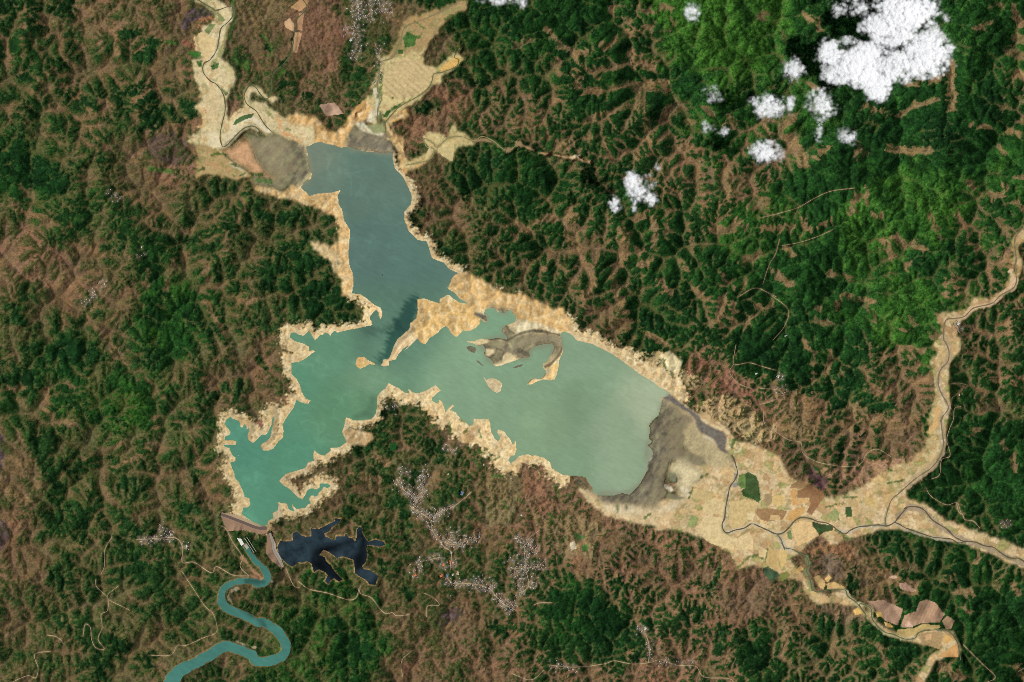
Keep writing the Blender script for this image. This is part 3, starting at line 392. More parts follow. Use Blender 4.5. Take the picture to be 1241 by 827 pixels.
# fields: colour, outline, stripes (wavelength, angle) or None, label or None
FIELDS = [
 ((26,74,30), "f1: 490,105 520,95 590,130 610,180 625,280 635,350 610,380 560,350 500,330 470,320 450,270 490,240", None, 'large deep green rice field beside the winding river'),
 ((88,120,58), "f1: 430,120 490,110 490,240 450,250 415,210", None, None),
 ((206,180,124), "f1: 345,370 430,370 480,340 620,390 590,430 570,470 510,480 510,545 460,590 380,630 345,600 335,500", None, None),
 ((220,200,150), "f1: 512,482 580,472 560,550 512,545", None, None),
 ((160,124,84), "f1: 600,435 720,435 880,462 840,540 700,558 630,540 592,490", (3, .3), None),
 ((218,186,122), "f1: 750,320 850,310 870,390 800,415 740,395", None, None), ((160,138,100), "f1: 670,300 740,290 740,380 690,420 660,380", None, None),
 ((208,156,94), "f1: 910,270 970,250 960,330 985,400 930,405", None, None), ((214,172,108), "f1: 985,348 1085,342 1080,375 1000,395", None, None),
 ((146,106,72), "f1: 975,270 1100,222 1200,270 1237,320 1180,400 1110,500 1062,470 1100,390 1088,338 980,340", None, 'brown ploughed field like a fan'),
 ((208,162,98), "f1: 860,540 900,470 970,430 1050,420 1040,480 980,520 930,550", None, None),
 ((222,188,132), "f1: 920,605 1000,552 1100,562 1130,610 1180,690 1060,750 975,790 940,690", None, 'large square pale field'),
 ((14,66,28), "f2: 340,555 420,580 530,595 540,640 450,660 410,690 380,640 345,600", None, 'deep green field'),
 ((212,178,124), "f1: 722,502 808,502 818,543 718,543", None, None), ((214,190,138), "f1: 80,400 200,330 300,380 290,500 100,480", None, None),
 ((218,194,142), "f1: 105,505 278,522 268,600 298,672 388,722 378,827 150,760 25,640", None, None), ((220,194,142), "f1: 402,722 520,655 558,720 558,827 392,827", None, None),
 ((98,126,74), "f1: 880,660 915,632 928,730 890,720", None, None), ((130,146,92), "f1: 0,500 50,520 30,590 0,600", None, None),
 ((200,176,122), "f1: 0,250 150,270 190,320 110,370 0,340", None, None), ((150,118,80), "f1: 920,210 1000,170 1100,200 1000,250 910,240", None, None),
 ((150,158,98), "e2: 1060,650 1140,680 1080,770 1020,770", None, None),
 ((218,192,138), "f3: 0,205 72,205 58,280 0,272", None, None), ((196,166,108), "f3: 82,205 180,212 188,300 178,410 62,330", None, None),
 ((218,186,120), "f3: 192,202 270,212 250,320 205,390 192,300", None, None), ((56,84,58), "f3: 35,380 80,360 180,420 180,450 120,500 50,440", None, None),
 ((122,126,66), "f3: 192,430 260,402 300,440 220,500 178,500", None, None), ((194,158,98), "f3: 310,430 390,350 420,390 350,420", None, None),
 ((198,166,108), "f3: 500,460 560,440 625,520 600,580 560,550", None, None), ((208,172,112), "f3: 632,522 700,502 800,552 800,582 640,575", None, None),
 ((208,172,108), "f3: 610,482 650,432 680,470 640,510", None, None), ((208,178,118), "f3: 475,592 520,592 575,660 540,680", None, None),
 ((206,168,118), "f3: 590,630 650,640 625,700 595,690", None, None), ((214,176,100), "f3: 880,770 930,740 980,800 900,820", None, None),
 ((184,148,120), "f4: 80,300 240,288 418,372 370,528 250,480 150,372", (2.6, 1.15), 'pink striped ploughed field'),
 ((180,144,114), "f4: 572,302 640,282 720,312 808,420 760,500 690,500 580,510 482,545 392,540 432,432 540,392", (4, 2.0), 'pink ploughed field on a hump'),
 ((206,172,148), "f4: 432,525 470,485 520,540 480,545", None, None), ((160,130,100), "f4: 785,480 832,432 900,480 870,560 822,560", None, None),
 ((188,162,104), "f4: 372,562 520,552 600,515 760,522 768,548 630,568 570,600 440,640 362,600", None, None),
 ((170,142,98), "f4: 562,612 630,595 770,582 800,600 760,750 600,700", None, None), ((208,168,122), "f4: 632,612 690,607 680,660 632,670", None, None),
 ((214,172,104), "f4: 800,620 840,612 890,660 850,690 790,700", None, None), ((208,158,98), "f4: 742,827 920,692 945,740 940,820", None, 'orange tan field beside the stream'),
 ((196,156,130), "f4: 382,130 440,122 540,200 500,215 390,180", None, None), ((200,164,134), "f4: 272,72 340,52 365,75 330,90", None, None),
 ((214,176,98), "f4: 150,390 210,400 230,440 180,450", None, None), ((210,170,100), "f4: 240,490 300,510 330,545 260,540", None, None),
 ((216,198,150), "n1: 345,88 400,78 450,150 440,195 395,185", None, None), ((122,134,82), "n1: 332,105 390,160 410,200 350,205", None, None),
 ((214,188,134), "n1: 160,312 210,302 330,380 300,480 230,590 190,480 155,400", None, None), ((118,132,80), "n1: 212,290 270,222 320,232 260,325", None, None),
 ((52,98,38), "n1: 50,480 180,490 180,530 120,545", None, None), ((56,98,42), "n1: 272,620 350,592 345,640 290,655", None, None), ((62,104,44), "n1: 140,582 195,567 190,620 160,630", None, None),
 ((196,160,120), "n1: 962,210 1010,172 1060,232 1058,300 972,260", None, None), ((194,152,112), "n1: 1062,302 1130,312 1100,430 1080,500 1052,490 1042,400", None, None),
 ((190,148,108), "n1: 1102,132 1150,112 1130,288 1085,280 1085,200", None, None), ((184,144,100), "n1: 1022,72 1110,0 1200,0 1170,60 1112,108", None, None),
 ((204,180,130), "n4: 342,302 440,132 540,72 640,102 720,142 850,192 800,250 760,330 720,400 600,450 470,460 382,420", (6.5, 0.72), 'cream field crossed by slanting dark stripes'),
 ((216,174,98), "n4: 862,182 1030,62 1085,92 1050,150 905,220", None, None), ((186,152,126), "r12: 297,492 370,482 413,535 330,545", (2.6, 1.2), 'small pink striped field by the north shore'),
 ((60,104,46), "r12: 690,180 710,150 755,170 745,215 700,225", None, None), ((44,94,40), "n4: 340,640 380,570 410,580 380,640", None, None), ((48,92,40), "n4: 480,0 535,0 530,45 485,45", None, None),
 ((74,106,56), "r43: 290,130 350,145 310,165", None, None), ((70,112,52), "r43: 330,185 360,180 355,210 330,210", None, None), ((208,194,160), "r43: 270,175 295,165 305,200 280,210", None, None),
 ((24,78,34), "f2: 650,425 710,425 715,510 660,520", None, None), ((26,78,32), "q2: 560,670 625,660 620,740 560,745", None, None),
 ((50,106,40), "d: 1060,310 1100,305 1105,340 1070,345", None, None), ((208,186,140), "n2: 215,150 290,20 340,110 360,200 330,330 240,350", None, None),
 ((220,204,164), "n2: 255,470 345,460 355,540 370,600 300,620 262,580", None, None), ((214,200,160), "n2: 400,560 400,500 470,450 560,400 640,400 540,450 470,530", None, None),
 ((46,92,44), "n2: 480,400 510,350 580,310 680,290 660,330 590,350 500,400", None, None),
 ((200,182,128), "r12: 850,690 930,690 920,755 870,730", None, None), ((200,180,124), "r12: 790,660 815,630 845,640 840,680 810,690", None, None),
 ((190,162,110), "f2: 660,360 760,340 780,430 700,420", None, None), ((200,172,112), "f2: 820,330 950,340 930,420 840,410", None, None),
 ((150,156,98), "f2: 480,500 560,430 600,480 560,560 500,540", None, None), ((196,166,112), "f2: 1010,310 1140,270 1100,340 1040,400 1000,360", None, None),
]
# little settlements: (group key, polyline, houses per 10 units, spread)
STREETS = """
A; t1; 9 85,150 110,210 170,280 250,330 270,380 220,430
A; t1; 9 100,80 220,80
A; t1; 8 300,110 380,100
A; t1; 11 330,130 320,200 330,280 270,380
A; t1; 11 220,430 300,480 400,520 470,480 550,440
A; t1; 5 550,440 640,400
A; t1; 10 170,270 260,320
B; t1; 6 380,520 390,580 430,650 480,730
B; t1; 9 500,740 580,770 650,770 720,780
B; t1; 5 540,690 700,650
B; t1; 8 560,730 640,750 760,730 870,710
B; t2; 5 150,240 130,320 60,400
B; t2; 7 180,260 320,240
B; t2; 7 300,310 440,290
B; t2; 9 340,430 420,470 560,460 700,510 760,450
B; t2; 9 560,420 660,450
B; t2; 10 780,540 790,630 900,690
B; t2; 10 830,600 930,680
C; t2; 9 920,70 1020,160 1000,280 1020,370 980,440 960,520 980,570
C; t2; 8 1050,80 1040,140 1120,190
C; t2; 9 880,370 1000,320 1160,320 1150,270
C; t2; 7 870,250 910,290
C; t2; 8 930,400 960,440
C; t2; 9 1040,400 1080,500
C; t2; 6 1030,160 1110,210
D; r12; 7 470,0 478,60 470,150 480,230 450,280
D; r12; 6 500,70 560,90
D; r12; 7 450,20 640,10
D; r12; 6 440,60 640,50
D; r12; 5 410,130 460,150
D; r12; 3 570,200 580,320 560,400
E; r41; 8 650,160 720,155 820,150
E; r41; 8 740,100 800,140
E; r41; 5 850,180 890,200
F; r43; 7 590,560 640,590
F; r43; 6 650,630 640,720
F; r43; 3 170,745 320,760
F; r43; 3 690,720 860,750
G; r32; 5 880,500 940,540
G; r32; 4 610,330 660,310
H; v1; 7 1040,390 1100,450
H; r24; 8 910,720 940,760
H; r34; 5 80,170 110,190
H; r34; 5 60,240 120,260
I; r21; 4 500,100 560,150
I; r21; 4 390,640 500,520
I; r21; 4 640,410 680,390
"""
# ------------------------------------------------------------------ land surface: fluvial relief
F = Raster(-24, -24, 1265, 851, 1.0)
FX, FY = np.meshgrid(F.xs.astype(np.float32), F.ys.astype(np.float32))

def flood_base(x, y):
    return 0.35 + 0.006 * np.maximum(0, x - 800) + 0.012 * np.maximum(0, 190 - y) * (x < 660)

RIVER_PTS = [catmull(pts(r[0])) for r in RIVERS]
UP = np.array([(100,100,1.0),(100,400,1.0),(60,700,.75),(200,560,1.0),(350,60,.25),(300,280,.85),(400,320,.75),(500,560,.45),(560,700,.35),(700,700,.5),(640,650,.35),
 (400,760,.8),(850,750,.6),(1000,780,.7),(600,60,.7),(560,170,.5),(700,130,.9),(850,100,1.1),(1000,150,1.1),(1150,120,1.2),(620,280,.9),(750,340,1.0),(900,330,1.0),
 (1050,350,1.1),(1000,500,.7),(1180,480,1.0),(1180,580,1.0),(1150,700,1.0),(1040,680,.5),(880,470,.4),(900,440,.7),(430,60,.2),(680,600,.3),(380,620,.4)])
def idw(x, y, tab, k=2.0):
    num = np.zeros((len(tab[0]) - 2,) + np.shape(x)); den = 0
    for t in tab:
        w = 1.0 / ((x - t[0]) ** 2 + (y - t[1]) ** 2 + 60.0) ** (k / 2 + .5)
        num += np.array(t[2:]).reshape(-1, *([1] * np.ndim(x))) * w; den = den + w
    return num / den

def rivers_run(S, h, base, bz, U, steps, dt, KU=6.0, smax=0.8, pits='fill'):
    """implicit stream-power erosion on raster S"""
    ny, nx = h.shape; n = ny * nx
    h = h.ravel().astype(np.float64); base = base.ravel(); U = U.ravel(); bz = bz.ravel()
    h[base] = bz[base]
    offs = [(-1, -1), (-1, 0), (-1, 1), (0, -1), (0, 1), (1, -1), (1, 0), (1, 1)]
    if pits == 'fill':
        hl = h.tolist(); done = base.tolist(); heap = [(hl[i], i) for i in np.flatnonzero(base)]
        heapq.heapify(heap)
        nb = [dj * nx + di for dj, di in offs]
        while heap:
            z, i = heapq.heappop(heap)
            ci = i % nx
            for (dj, di), o in zip(offs, nb):
                c = ci + di; k = i + o
                if c < 0 or c >= nx or k < 0 or k >= n or done[k]: continue
                done[k] = True
                if hl[k] <= z: hl[k] = z + 1e-4
                heapq.heappush(heap, (hl[k], k))
        h = np.array(hl)
    idx = np.arange(n).reshape(ny, nx)
    for it in range(steps):
        H = h.reshape(ny, nx)
        P = np.pad(H, 1, constant_values=1e9); PI = np.pad(idx, 1, constant_values=0)
        best = np.zeros((ny, nx)); rec = idx.copy(); rd = np.ones((ny, nx))
        for dj, di in offs:
            L = S.d * math.hypot(dj, di)
            s = (H - P[1 + dj:1 + dj + ny, 1 + di:1 + di + nx]) / L
            m = s > best
            best = np.where(m, s, best); rec = np.where(m, PI[1 + dj:1 + dj + ny, 1 + di:1 + di + nx], rec); rd = np.where(m, L, rd)
        rec = rec.ravel(); rd = rd.ravel()
        root = base | (rec == np.arange(n))
        rec[root] = np.flatnonzero(root)
        kids = np.flatnonzero(~root); order = kids[np.argsort(rec[kids], kind='stable')]
        cnt = np.bincount(rec[kids], minlength=n); start = np.concatenate([[0], np.cumsum(cnt)[:-1]])
        levels = []; fr = np.flatnonzero(root)
        while True:
            c = cnt[fr]; fr2 = fr[c > 0]; c = c[c > 0]
            if len(c) == 0: break
            tot = c.sum(); rep = np.repeat(start[fr2] - np.concatenate([[0], np.cumsum(c)[:-1]]), c)
            fr = order[rep + np.arange(tot)]
            levels.append(fr)
        A = np.full(n, S.d * S.d)
        for lv in reversed(levels): np.add.at(A, rec[lv], A[lv])
        Fc = dt * np.sqrt(A) / rd
        h = np.where(root, h, h + U * KU * dt)
        for lv in levels:
            r = rec[lv]; f = Fc[lv]
            z = (h[lv] + f * h[r]) / (1 + f)
            h[lv] = np.clip(z, h[r] + 1e-3, h[r] + smax * rd[lv])
        h[base] = bz[base]
    return h.reshape(ny, nx)

def base_levels(S):
    X, Y = np.meshgrid(S.xs, S.ys)
    b = np.zeros((S.ny, S.nx), bool); z = np.zeros((S.ny, S.nx))
    fb = flood_base(X, Y)
    for kind, c, spec in GROUND:
        if kind in 'PUQ':
            sl, m = S.fill(pts(spec)); b[sl] |= m; z[sl] = np.where(m, fb[sl], z[sl])
    for p in RIVER_PTS:
        m = S.dist(p, S.d * 2) < S.d * .75; b |= m; z = np.where(m, fb, z)
    for poly in (LAKE, DARK_LAKE):
        sl, m = S.fill(poly); b[sl] |= m; z[sl] = np.where(m, 0, z[sl])
    m = S.dist(TEAL, 14, width=TEAL_W) < 0.5; b |= m; z = np.where(m, TEAL_LEVEL, z)
    return b, z, X, Y

def bilinear(S, a, x, y):
    u = np.clip((x - S.x0) / S.d, 0, S.nx - 1.001); v = np.clip((y - S.y0) / S.d, 0, S.ny - 1.001)
    i = u.astype(int); j = v.astype(int); u = u - i; v = v - j
    return (a[j, i] * (1 - u) + a[j, i + 1] * u) * (1 - v) + (a[j + 1, i] * (1 - u) + a[j + 1, i + 1] * u) * v

S1 = Raster(-60, -60, 1301, 887, 3.0)
b1, z1, X1, Y1 = base_levels(S1)
U1 = idw(X1, Y1, UP)[0] * (1 + 0.12 * fbm(X1, Y1, 90, 2, seed=40))
h1 = 6 + 2.2 * fbm(X1, Y1, 70, 5, 0.65, seed=3) + 1.0 * np.random.default_rng(1).random(X1.shape)
edge = np.zeros_like(b1); edge[0, :] = edge[-1, :] = True; edge[:, 0] = edge[:, -1] = True
edge &= ~b1
z1 = np.where(edge, 5 + 12 * U1 + 1.2 * fbm(X1, Y1, 60, 2, seed=9), z1)
h1 = rivers_run(S1, h1, b1 | edge, z1, U1, 26, 0.25)
S2 = Raster(-40, -40, 1281, 867, 1.15)
b2, z2, X2, Y2 = base_levels(S2)
U2 = bilinear(S1, U1, X2, Y2)
wx = 1.3 * fbm(X2, Y2, 14, 2, seed=60); wy = 1.3 * fbm(X2, Y2, 14, 2, seed=70)
h2 = bilinear(S1, h1, X2 + wx, Y2 + wy) + 0.55 * np.minimum(1, U2) * fbm(X2, Y2, 5, 3, 0.65, seed=80)
edge2 = np.zeros_like(b2); edge2[0, :] = edge2[-1, :] = True; edge2[:, 0] = edge2[:, -1] = True
z2 = np.where(edge2 & ~b2, h2, z2)
h2 = rivers_run(S2, h2, b2 | edge2, z2, U2 * np.clip(1 + 0.35 * fbm(X2, Y2, 110, 2, seed=88), 0.4, 1.9), 14, 0.12, KU=2.4, smax=0.74, pits='none')
h2 = 0.85 * h2 + 0.15 * blur(h2, 1, 1)
hs = bilinear(S2, h2, FX, FY).astype(np.float32)
hs = 0.85 * hs + 0.15 * blur(hs, 1, 1)

# ------------------------------------------------------------------ water distances on the fine raster
def signed(poly, reach, extra=()):
    D = F.dist(poly, reach, closed=True)
    ins = np.zeros((F.ny, F.nx), bool); sl, m = F.fill(poly); ins[sl] = m
    for q in extra:
        D = np.minimum(D, F.dist(q, reach, closed=True)); sl, m = F.fill(q); ins[sl] &= ~m
    return np.where(ins, -D, D)
SD_LAKE = signed(LAKE, 46, [i[0] for i in ISLANDS])
SD_DARK = signed(DARK_LAKE, 8)
SD_TEAL = F.dist(catmull(TEAL, 4), 22, width=np.interp(np.linspace(0, 1, (len(TEAL) - 1) * 4 + 1), np.linspace(0, 1, len(TEAL)), TEAL_W))
SD_TEAL = SD_TEAL + 0.7 * fbm(FX, FY, 9, 3, 0.6, seed=21)
SD_RIV = np.full((F.ny, F.nx), 1e3, np.float32)
for p, r in zip(RIVER_PTS, RIVERS): SD_RIV = np.minimum(SD_RIV, F.dist(p, 8) - r[1])

# ------------------------------------------------------------------ land cover
n30 = fbm(FX, FY, 34, 3, seed=11); n8 = fbm(FX, FY, 9, 3, 0.6, seed=21); n3 = fbm(FX, FY, 3.2, 2, 0.7, seed=31)
wn_ = np.random.default_rng(5).standard_normal(FX.shape).astype(np.float32)
wx = 8 * fbm(FX, FY, 30, 3, 0.6, seed=51); wy = 8 * fbm(FX, FY, 30, 3, 0.6, seed=55)
ZR = Raster(-60, -60, 1310, 900, 5.0); ZX, ZY = np.meshgrid(ZR.xs, ZR.ys)
zsum = np.full(ZX.shape, 1e-6); zval = np.zeros((3,) + ZX.shape) + np.array([.6, .3, 1.7]).reshape(3, 1, 1) * 1e-6
for zx, zy, zr, share, bright, tone in ZONES:
    w_ = np.exp(-((ZX - zx) ** 2 + (ZY - zy) ** 2) / (0.78 * zr) ** 2) + 1e-7 / (1 + ((ZX - zx) ** 2 + (ZY - zy) ** 2) / 400.0)
    zsum += w_; zval += w_ * np.array([share, bright, tone]).reshape(3, 1, 1)
zval /= zsum
g, br_, to_ = [bilinear(ZR, zval[k], FX + wx, FY + wy).astype(np.float32) for k in range(3)]
g = g + 0.05 * sstep(500, 400, FX) + 0.07 * sstep(620, 720, FX) * sstep(450, 400, FY)
br_ = np.clip(br_ + 0.10 * n30 + 0.06 * n8, 0, 1); to_ = np.clip(to_ - 0.18 * sstep(620, 450, FX) + 0.25 * sstep(260, 200, FX) * sstep(220, 150, FY) + 0.3 * sstep(590, 620, FX) * sstep(960, 900, FX) * sstep(590, 620, FY) + 0.22 * np.roll(n30, 300, 1) + 0.10 * n8, 0, 4)
def ramp(t, tones):
    c = lin(tones); k = len(tones) - 1
    return np.stack([np.interp(t, np.arange(k + 1), c[:, q]) for q in range(3)], -1).astype(np.float32)
CF = ramp(br_ * 2, WOOD_TONES); CO = ramp(to_, OPEN_TONES)
thin = (np.clip((0.85 - g) / 0.5, 0, 1) * 0.6)[..., None]; CF = CF * (1 - thin) + thin * lin((38, 58, 26))

tp0 = hs - blur(hs, 1, 2); tp1 = hs - blur(hs, 2); tp2 = hs - blur(hs, 6)
def nrm(a): return np.clip(a / (np.sqrt(blur(a * a, 40)) + 0.12), -2.5, 2.5)
aspect = nrm(np.gradient(hs, axis=1))                       # rises eastward: faces west, holds moisture
n70 = fbm(FX, FY, 80, 3, 0.6, seed=201); left_ = sstep(760, 480, FX)
tw = np.clip(0.75 + 0.25 * np.roll(n70, 400, 1), 0.3, 1.3) * (1 - 0.48 * left_)
v = tw * (0.62 * nrm(tp0) + 0.52 * nrm(tp1) - 0.45 * aspect) + 0.40 * nrm(tp2) + (0.26 + 0.22 * left_) * n30 + 0.38 * n70 + 0.12 * n8 + 0.20 * n3 + 0.16 * wn_
v = (v - v.mean()) / v.std()
v = 0.5 * (1 + np.tanh(0.7978845608 * (v + 0.044715 * v ** 3)))   # ~uniform 0..1

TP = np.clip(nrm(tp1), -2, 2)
def strokes(text):
    for line in text.strip().splitlines():
        items = line.split(';'); tile = items[0].strip()
        for it in items[1:]:
            w, rest = it.strip().split(' ', 1)
            yield float(w), pts(tile + ': ' + rest)
def stroke_win(p, half, reach):
    i0, i1, j0, j1 = F.window(p, half + reach)
    sub = Raster.__new__(Raster); sub.xs = F.xs[i0:i1]; sub.ys = F.ys[j0:j1]; sub.nx, sub.ny = i1 - i0, j1 - j0; sub.x0 = F.x0 + i0; sub.y0 = F.y0 + j0; sub.d = 1.0
    return (slice(j0, j1), slice(i0, i1)), sub.dist(p, half + reach) - half
BROWNS = lin([(128, 100, 66), (136, 104, 70), (120, 98, 62), (142, 110, 72)])
rr = np.random.default_rng(12)
for w, p in strokes(WOODS):
    sl, D = stroke_win(p, w / 2, 5)
    m = 1 - sstep(-1.6, 1.6, D + (0.5 + 0.12 * w) * n8[sl] + 0.6 * n3[sl])
    g[sl] = g[sl] * (1 - m) + m * 0.96
    CF[sl] = CF[sl] * (1 - 0.6 * m[..., None]) + 0.6 * m[..., None] * lin((17, 46, 19))
for w, p in strokes(BROWN):
    sl, D = stroke_win(p, w / 2, 5)
    m = 1 - sstep(-1.6, 1.6, D + (0.5 + 0.12 * w) * n8[sl] + 0.9 * n3[sl] - 1.1 * TP[sl] - 0.5)
    g[sl] = g[sl] * (1 - m) + m * np.minimum(g[sl], 0.10)
    CO[sl] = CO[sl] * (1 - 0.75 * m[..., None]) + 0.75 * m[..., None] * BROWNS[rr.integers(4)]

jx = np.clip(np.rint(1.1 * n8 + 0.6 * n3), -4, 4).astype(int); jy = np.clip(np.rint(1.1 * np.roll(n8, 37, 1) + 0.6 * np.roll(n3, 53, 0)), -4, 4).astype(int)
def poly_mask(spec, warp=True):
    sl, m = F.fill(pts(spec) if isinstance(spec, str) else spec)
    if not m.size: return sl, m
    if warp:
        j0, i0 = sl[0].start, sl[1].start
        j0b, i0b = max(0, j0 - 4), max(0, i0 - 4); j1b, i1b = min(F.ny, sl[0].stop + 4), min(F.nx, sl[1].stop + 4)
        big = np.zeros((j1b - j0b, i1b - i0b), bool); big[j0 - j0b:j0 - j0b + m.shape[0], i0 - i0b:i0 - i0b + m.shape[1]] = m
        sl = (slice(j0b, j1b), slice(i0b, i1b))
        J, I = np.mgrid[0:big.shape[0], 0:big.shape[1]]
        m = big[np.clip(J + jy[sl], 0, big.shape[0] - 1), np.clip(I + jx[sl], 0, big.shape[1] - 1)]
    return sl, m

for kind, c, spec in GROUND:
    if kind == 'N':
        sl, m = poly_mask(spec)
        m = m.astype(np.float32) * 0.85
        g[sl] *= 1 - 0.75 * m
        CO[sl] = CO[sl] * (1 - m[..., None]) + m[..., None] * lin(c)

f = sstep(-0.26 - 0.20 * left_, 0.22 + 0.20 * left_, g - v)                                # woodland share
CF = CF * (1.55 - 0.55 * sstep(0.0, 0.55, g - v))[..., None]
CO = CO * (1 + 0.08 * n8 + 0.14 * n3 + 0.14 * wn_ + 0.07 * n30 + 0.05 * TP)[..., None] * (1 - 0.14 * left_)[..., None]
scrub = (sstep(0.05, 0.45, f) * sstep(0.95, 0.55, f) * 0.6)[..., None]
lum_ = CO.mean(-1, keepdims=True); CO = (0.88 * CO + 0.12 * lum_) * np.array([0.93, 0.975, 0.90])
CO[..., 0] *= 1 + 0.04 * np.roll(n30, 200, 1); CO[..., 2] *= 1 - 0.06 * np.roll(n8, 300, 1)
CF = CF * (np.maximum(0.3, 1 + 0.16 * n8 + 0.22 * n3 + 0.22 * wn_ + 0.12 * np.roll(n30, 90, 0)))[..., None]
kindmap = np.zeros(FX.shape, np.int16)                       # 0 terrain, 1 forest, 2 shore, 3 mud, 4 flood plain, 20+ fields

# drawdown belt round the reservoir
bw = idw(FX[::6, ::6], FY[::6, ::6], np.array(BELT, float), 3.0)[0]
SB = Raster(-24, -24, 1265 + 6, 851 + 6, 6.0); bw = bilinear(SB, np.pad(bw, ((0, max(0, SB.ny - bw.shape[0])), (0, max(0, SB.nx - bw.shape[1]))), mode='edge'), FX, FY)
belt = 1 - sstep(-4.0, 3.0, SD_LAKE - bw * (0.82 + 0.12 * n8 + 0.06 * n30) - 1.5 * n3 - 1.2 * fbm(FX, FY, 6, 2, seed=411) + 1.4 * np.clip(tp1, -1.5, 2))
belt *= (SD_LAKE < 45)
belt = np.where((FX > 690) & (FX < 860) & (SD_LAKE > 0) & (FY > 500), 0, belt)
belt2 = 1 - sstep(-0.6, 0.6, SD_DARK - 1.2 - 0.5 * n8 - 0.4 * n3)
SAND = lin([(222, 194, 142), (218, 172, 110), (232, 216, 174), (182, 148, 100)])
# patchwork of small parcels on the plains
PARCEL = np.ones(FX.shape + (3,), np.float32); best = np.full(FX.shape, 1e9, np.float32); second = best.copy()
ca, sa = math.cos(.5), math.sin(.5); PXr = (FX * ca + FY * sa) / 10.0; PYr = (FY * ca - FX * sa) / 7.5
ci = np.floor(PXr).astype(int); cj = np.floor(PYr).astype(int); pr_ = np.random.default_rng(77); cr = pr_.random((256, 256, 3)).astype(np.float32)
PAL = np.array([(1, 1, 1), (1.05, 1.05, 1.06), (.90, .84, .76), (1.02, .93, .80), (.74, .64, .56), (.60, .72, .48), (.97, .97, .93), (1.08, 1.07, 1.08), (.86, .86, .78), (.95, .88, .76)], np.float32)
for dj in (-1, 0, 1):
    for di in (-1, 0, 1):
        a_ = (ci + di) & 255; b_ = (cj + dj) & 255; c_ = cr[b_, a_]
        dd = np.maximum(np.abs(PXr - (ci + di + c_[..., 0])), np.abs(PYr - (cj + dj + c_[..., 1])))
        nw = dd < best
        second = np.where(nw, best, np.minimum(second, dd)); best = np.where(nw, dd, best)
        PARCEL = np.where(nw[..., None], PAL[(c_[..., 2] * 9.99).astype(int)], PARCEL)
PARCEL = 1 + (PARCEL - 1) * 0.95; PARCEL *= (1 - 0.15 * (1 - sstep(0.02, 0.16, second - best)))[..., None]
nS1 = fbm(FX, FY, 9, 3, 0.6, seed=501); nS2 = fbm(FX, FY, 7.0, 3, 0.65, seed=511); nS3 = fbm(FX, FY, 7.0, 3, 0.7, seed=521)
def sand_colour(sl=(slice(None), slice(None)), base=None):
    b = sstep(0.0, 1.6, np.roll(n30, 150, 0)[sl] + 0.5 * nS3[sl])[..., None]; c = sstep(-0.3, 1.2, nS1[sl] + 0.4 * n8[sl])[..., None]
    d = sstep(0.4, 1.6, nS2[sl])[..., None]; e = sstep(1.0, 1.7, nS3[sl] + 0.3 * n3[sl])[..., None]
    s = SAND[0] if base is None else base; q = 1.0 if base is None else 0.6
    s = s * (1 - 0.3 * q * b) + 0.3 * q * b * SAND[1]
    s = s * (1 - 0.6 * q * c) + 0.6 * q * c * SAND[2]
    s = s * (1 - 0.6 * q * d) + 0.6 * q * d * SAND[3]
    s = s * (1 - 0.45 * q * e) + 0.45 * q * e * lin((146, 142, 86))
    ring = np.sin(SD_LAKE[sl] * 1.5 + 1.1 * n8[sl]) * np.clip(1 - SD_LAKE[sl] / 40, 0, 1)
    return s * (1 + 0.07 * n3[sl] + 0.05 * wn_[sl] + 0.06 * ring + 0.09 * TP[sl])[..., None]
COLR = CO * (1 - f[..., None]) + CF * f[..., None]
COLR = COLR * (1 - scrub) + scrub * lin((70, 72, 36)) * (1 + 0.12 * n3 + 0.1 * wn_)[..., None]
def put(sl, m, colour, kind):
    m_ = np.asarray(m, np.float32)[..., None]
    COLR[sl] = COLR[sl] * (1 - m_) + m_ * colour
    hard = np.asarray(m) > 0.5
    f[sl] = np.where(hard, 0, f[sl]); kindmap[sl] = np.where(hard, kind, kindmap[sl])
ALL = (slice(None), slice(None))
west_dull = (1 - 0.22 * sstep(420, 330, FX) * sstep(360, 420, FY))[..., None]
put(ALL, np.maximum(belt, 0), sand_colour() * west_dull, 2)
put(ALL, belt2 * 0.65, lin((176, 140, 92)) * (1 + 0.15 * n3)[..., None], 2)
put(ALL, (1 - sstep(-0.6, 0.6, SD_TEAL - 1.0 - 0.5 * n8)) * 0.6, lin((150, 124, 84)) * (1 + 0.15 * n3)[..., None], 2)
